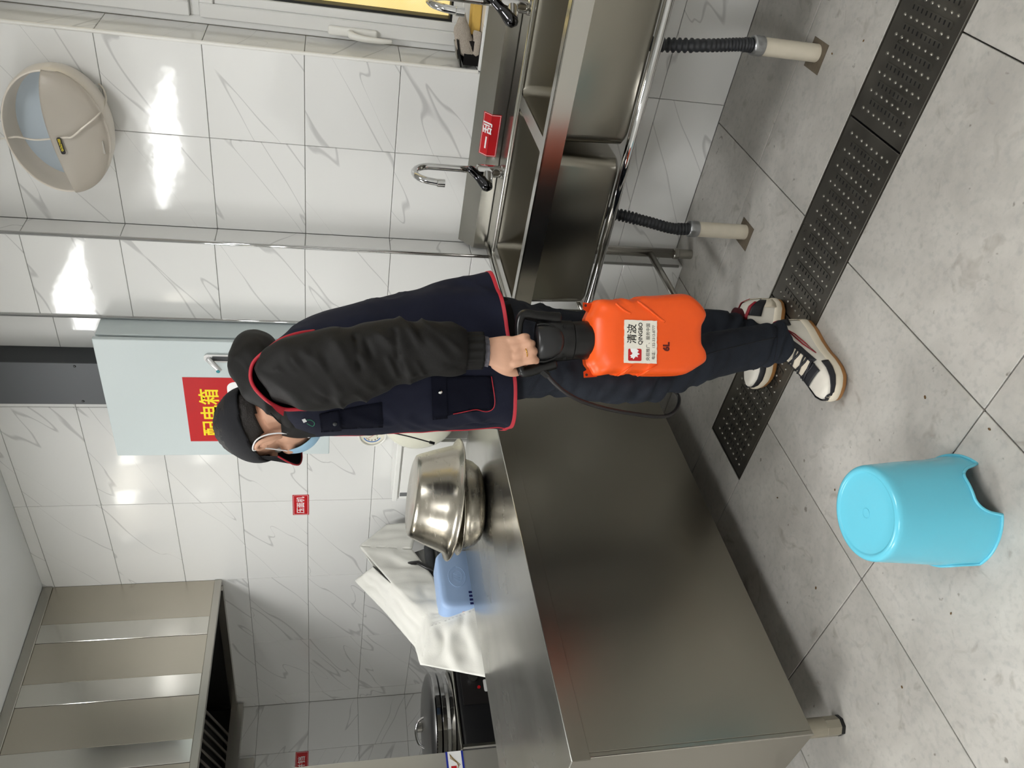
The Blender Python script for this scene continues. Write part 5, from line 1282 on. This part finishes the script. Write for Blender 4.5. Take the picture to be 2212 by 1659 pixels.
# ------------------------------------------------------------------ hand-held sprayer
sp = empty('sprayer', at(1505, 730, 1.81), 'orange tank sprayer with black pump head and hose, held in the left hand', 'sprayer')
M_ORANGE = mat('orange_plastic', (240, 88, 22), .38, vary=.06, scale=14)
out = [(1266, 692), (1276, 672), (1284, 655), (1310, 654.5), (1322, 654), (1329, 651.5), (1336, 651.5), (1345, 654), (1362, 652.5), (1373, 647), (1400, 646), (1440, 643), (1463, 642), (1478, 647), (1498, 666), (1507, 683), (1505, 694), (1499, 706), (1497, 714), (1496.5, 730), (1497, 748), (1500, 757), (1506, 768), (1508, 780), (1504, 790), (1488, 801), (1467, 813), (1440, 816), (1382, 816), (1373, 812.5), (1362, 811), (1345, 812), (1336, 815), (1329, 815), (1321, 811.5), (1310, 812), (1284, 815), (1274, 800), (1266, 780)]
P0 = [at(q[0], q[1], 1.81) for q in out]; cs = sum((p.dot(HR) for p in P0))/len(P0); cz = sum((p.z for p in P0))/len(P0)
P2 = cr([(p.dot(HR), p.z) for p in P0+[P0[0]]], 120)[:-1]
def inset(k, top):
    n = len(P2); o = []
    for i in range(n):
        a = Vector(P2[i-3]); b_ = Vector(P2[(i+3) % n]); t = (b_-a).normalized(); nn = Vector((-t.y, t.x))
        if nn.dot(Vector((cs, cz))-Vector(P2[i])) < 0: nn = -nn
        kk = k*(1+top*max(0, (P2[i][1]-cz-.07)/.07)); q = Vector(P2[i]); q = Vector((cs+(q.x-cs)*(1-kk/.093), cz+(q.y-cz)*(1-kk/.135))); o.append(q)
    return o
L = []
for k, dd, top in ((.040, .074, .2), (.022, .073, .8), (.012, .070, 1.3), (.004, .058, 1.5), (.0, .030, .5), (.0, .004, 0), (-.0015, .003, 0), (-.0015, -.003, 0), (0, -.004, 0), (.0, -.030, .5), (.004, -.052, 1.5), (.010, -.062, 1.4), (.018, -.066, .9), (.036, -.067, .2)):
    L.append([HR*q.x+HF*(1.81+dd)+ZV*q.y for q in inset(k, top)])
b = bmesh.new(); rings(b, L)
tank = obj('tank', b, M_ORANGE, sp, smooth=True)
TT = bvh_of(tank)
for s, pts in ((1, ((1330, 656), (1345, 668), (1362, 678))), (1, ((1377, 651), (1395, 664), (1420, 684), (1436, 696))), (1, ((1335, 811), (1350, 802), (1366, 790))), (1, ((1377, 812), (1395, 803), (1420, 788)))):
    P = [hit(TT, p[0], p[1], .0005) for p in cr(pts, 16)]; P = [p for p in P if p is not None]
    bm = bmesh.new(); tube(bm, P, [(.0045*(1-.9*abs(2*i/(len(P)-1)-.75)), .003) for i in range(len(P))], 8); obj('rib', bm, M_ORANGE, sp, smooth=True)
# strap lugs
for pts in (((1259, 653), (1259, 668), (1272, 676), (1290, 657)), ((1261, 816), (1260, 803), (1271, 797), (1290, 814))):
    bm = bmesh.new(); vs = [bm.verts.new(at(p[0], p[1], 1.808)) for p in pts]; bm.faces.new(vs); bmesh.ops.solidify(bm, geom=bm.faces[:], thickness=.005); lug = obj('strap_lug', bm, M_ORANGE, sp)
    q = at(pts[0][0]+6, (pts[0][1]*2+pts[1][1])/3+(2 if pts[0][1] < 700 else -2), 1.803); obj('lug_hole', lathe(bmesh.new(), [(.0005, .0006), (.0032, .0006), (.0032, 0)], basis(q, HR, ZV), 12), M_KPRINT, lug)
# pump head: collar, dome, handle loop
def ax(V, y, d=1.81): return at(V, y, d)
cA = ax(1268, 735); cB = ax(1228, 736)
b = bmesh.new(); rings(b, [[c+HR*r*cos(2*pi*j/40)+HF*r*.95*sin(2*pi*j/40) for j in range(40)] for c, r in ((ax(1272, 735), .046), (ax(1268, 735), .0475), (ax(1233, 736), .0465), (ax(1231, 736), .044))]); obj('collar', b, M_BLACKP, sp, angle=40)
b = bmesh.new(); rings(b, [[c+HR*r1*cos(2*pi*j/40)+HF*r2*sin(2*pi*j/40) for j in range(40)] for c, r1, r2 in ((ax(1231, 736), .0485, .045), (ax(1215, 736), .0490, .045), (ax(1195, 737), .052, .042), (ax(1178, 738), .055, .034), (ax(1160, 740), .052, .024), (ax(1157, 740), .046, .018))]); obj('pump_housing', b, M_BLACKP, sp, angle=45)
b = bmesh.new(); rings(b, [[ax(V, y, 1.785)+HR*r1*cos(2*pi*j/32)+HF*r2*sin(2*pi*j/32) for j in range(32)] for V, y, r1, r2 in ((1219, 737, .006, .004), (1216, 737, .022, .018), (1205, 738, .034, .026), (1190, 739, .040, .027), (1172, 740, .041, .024), (1162, 740, .040, .020), (1159, 740, .038, .016))]); obj('pump_cap', b, mat('satin_black', (34, 34, 35), .3), sp, smooth=True)
obj('cap_edge', T([ax(V, y, 1.772+.012*abs(t)) for t, (V, y) in zip([-1, -.8, -.5, 0, .5, .8, 1], ((1160, 702), (1178, 700), (1202, 710), (1219, 738), (1203, 768), (1180, 780), (1160, 780)))], .003, 8, n=30), M_BLACKP, sp, smooth=True)
obj('handle', T([ax(1205, 690, 1.81), ax(1180, 687, 1.806), ax(1155, 683, 1.803), ax(1136, 679, 1.80), ax(1126, 685, 1.80), ax(1121, 705, 1.80), ax(1121.5, 740, 1.80), ax(1122, 775, 1.80), ax(1124, 795, 1.80), ax(1130, 803, 1.80), ax(1142, 802, 1.80), ax(1165, 794, 1.803), ax(1195, 784, 1.81)], [(.018, .022), (.016, .019), (.0135, .016), (.0125, .014), (.011, .013), (.0095, .012), (.009, .0115), (.0095, .012), (.011, .013), (.0125, .014), (.0135, .015), (.015, .018), (.017, .020)], 14, n=70), M_BLACKP, sp, smooth=True)
for (V, y) in ((1219, 705), (1220, 774)): obj('clip_slot', obox(bmesh.new(), basis(ax(V, y, 1.775), HR, ZV), (.006, .006, .004)), M_SLOT, sp)
# hose with its elbow, looping in front of the legs and back behind them
e0 = ax(1170, 795, 1.80)
obj('hose_elbow', T([ax(1176, 786, 1.805), ax(1168, 795, 1.80), ax(1172, 801, 1.797)], .0075, 12, n=8), M_BLACKP, sp, smooth=True)
obj('hose_nut', T([ax(1170, 800, 1.797), ax(1184, 812, 1.797)], .0088, 8), M_BLACKP, sp)
HP_ = [ax(1180, 808, 1.797), ax(1200, 830, 1.795), ax(1222, 848, 1.795), ax(1255, 866, 1.80), ax(1310, 883, 1.81), ax(1370, 894, 1.83), ax(1425, 900, 1.86), ax(1452, 893, 1.90), ax(1466, 872, 1.98), ax(1462, 850, 2.08), ax(1430, 832, 2.22), ax(1360, 812, 2.28), ax(1250, 808, 2.29), ax(1140, 818, 2.29), ax(1050, 828, 2.26)]
obj('hose', T(HP_, .0052, 12, n=120), mat('hose_black', (28, 24, 25), .4), sp, smooth=True)
# printed label
FY = 1.81-.067-.0006
lc = at(1383.5, 738.5, FY); la = at(1383.5, 692, FY); lw = (la-lc).length*2; lt = at(1348, 738.5, FY); lh = (lt-lc).length*2
ML = basis(lc, HR, ZV)
b = bmesh.new(); random.seed(3)
poly = []
for i in range(20): poly.append((-lw/2+lw*i/20, -lh/2+random.uniform(-.0008, .0008)))
for i in range(12): poly.append((lw/2+random.uniform(-.0006, .0006), -lh/2+lh*i/12))
for i in range(20): poly.append((lw/2-lw*i/20, lh/2+random.uniform(-.0006, .0006)))
for i in range(12): poly.append((-lw/2+random.uniform(-.0006, .0006), lh/2-lh*i/12))
prism(b, poly, ML, .0009); lb = obj('printed_label', b, mat('label_paper', (232, 228, 216), .5, vary=.08, scale=60), sp)
def lp(px, py): q = at(px, py, FY); return ((q-lc).dot(HR), q.z-lc.z)
def LT(s, px, py, size, m=M_KPRINT, bold=0, sx=1.0):
    x, y = lp(px, py); text('lettering', s, size, ML @ Matrix.Translation((x, y, .0010)), m, lb, depth=.0002, bold=bold, sx=sx)
LT('清波', 1366, 721, .0255, bold=.0003, sx=.92); LT('QINGBO', 1383.5, 721, .0142, bold=.0003, sx=.95)
LT('央视推广、服务中国', 1400, 739, .0108, sx=.93); LT('电话：132-3313-8777', 1412, 740, .0098, sx=.92)
b = bmesh.new(); x0, y0 = lp(1371, 766.5); prism(b, rrect(.029, .034, .003, 4), ML @ Matrix.Translation((x0, y0, .0006)), .0006); obj('emblem_field', b, M_RED, lb)
b = bmesh.new()
prism(b, [(-.011, .004), (-.007, .006), (-.0075, .0115), (-.0045, .009), (-.002, .013), (.0005, .008), (.004, .006), (.0075, .010), (.0145, .012), (.0145, -.004), (.010, -.010), (.006, -.006), (.002, -.0125), (-.001, -.006), (-.006, -.008), (-.004, -.002)], ML @ Matrix.Translation((x0, y0, .0010)), .0004); obj('emblem_shape', b, M_WPRINT, lb)
x, y = lp(1440, 749); text('capacity_mark', '6L', .022, ML @ Matrix.Translation((x, y, -.0002)), mat('brown_print', (90, 16, 12), .5), sp, depth=.0006, bold=.0009)

# specks dropped on the floor
cb_ = bmesh.new()
for (px, py, r) in ((1999, 858, .004), (2138, 927, .0035), (1804, 1058, .003), (1949, 1484, .0032), (1798, 116, .003), (1866, 88, .003), (1680, 1075, .003), (2055, 1325, .0028), (1763, 1270, .004)):
    q = on(px, py, 2, 0); bmesh.ops.create_icosphere(cb_, subdivisions=1, radius=r, matrix=Matrix.Translation((q.x, q.y, .0012)) @ Matrix.Rotation(px, 4, 'Z') @ Matrix.Diagonal((1.3, .8, .5, 1)))
tag(obj('floor_crumbs', cb_, mat('brown_crumb', (92, 68, 40), .9)), 'small brown food crumbs scattered on the floor tiles', 'crumbs', kind='stuff')
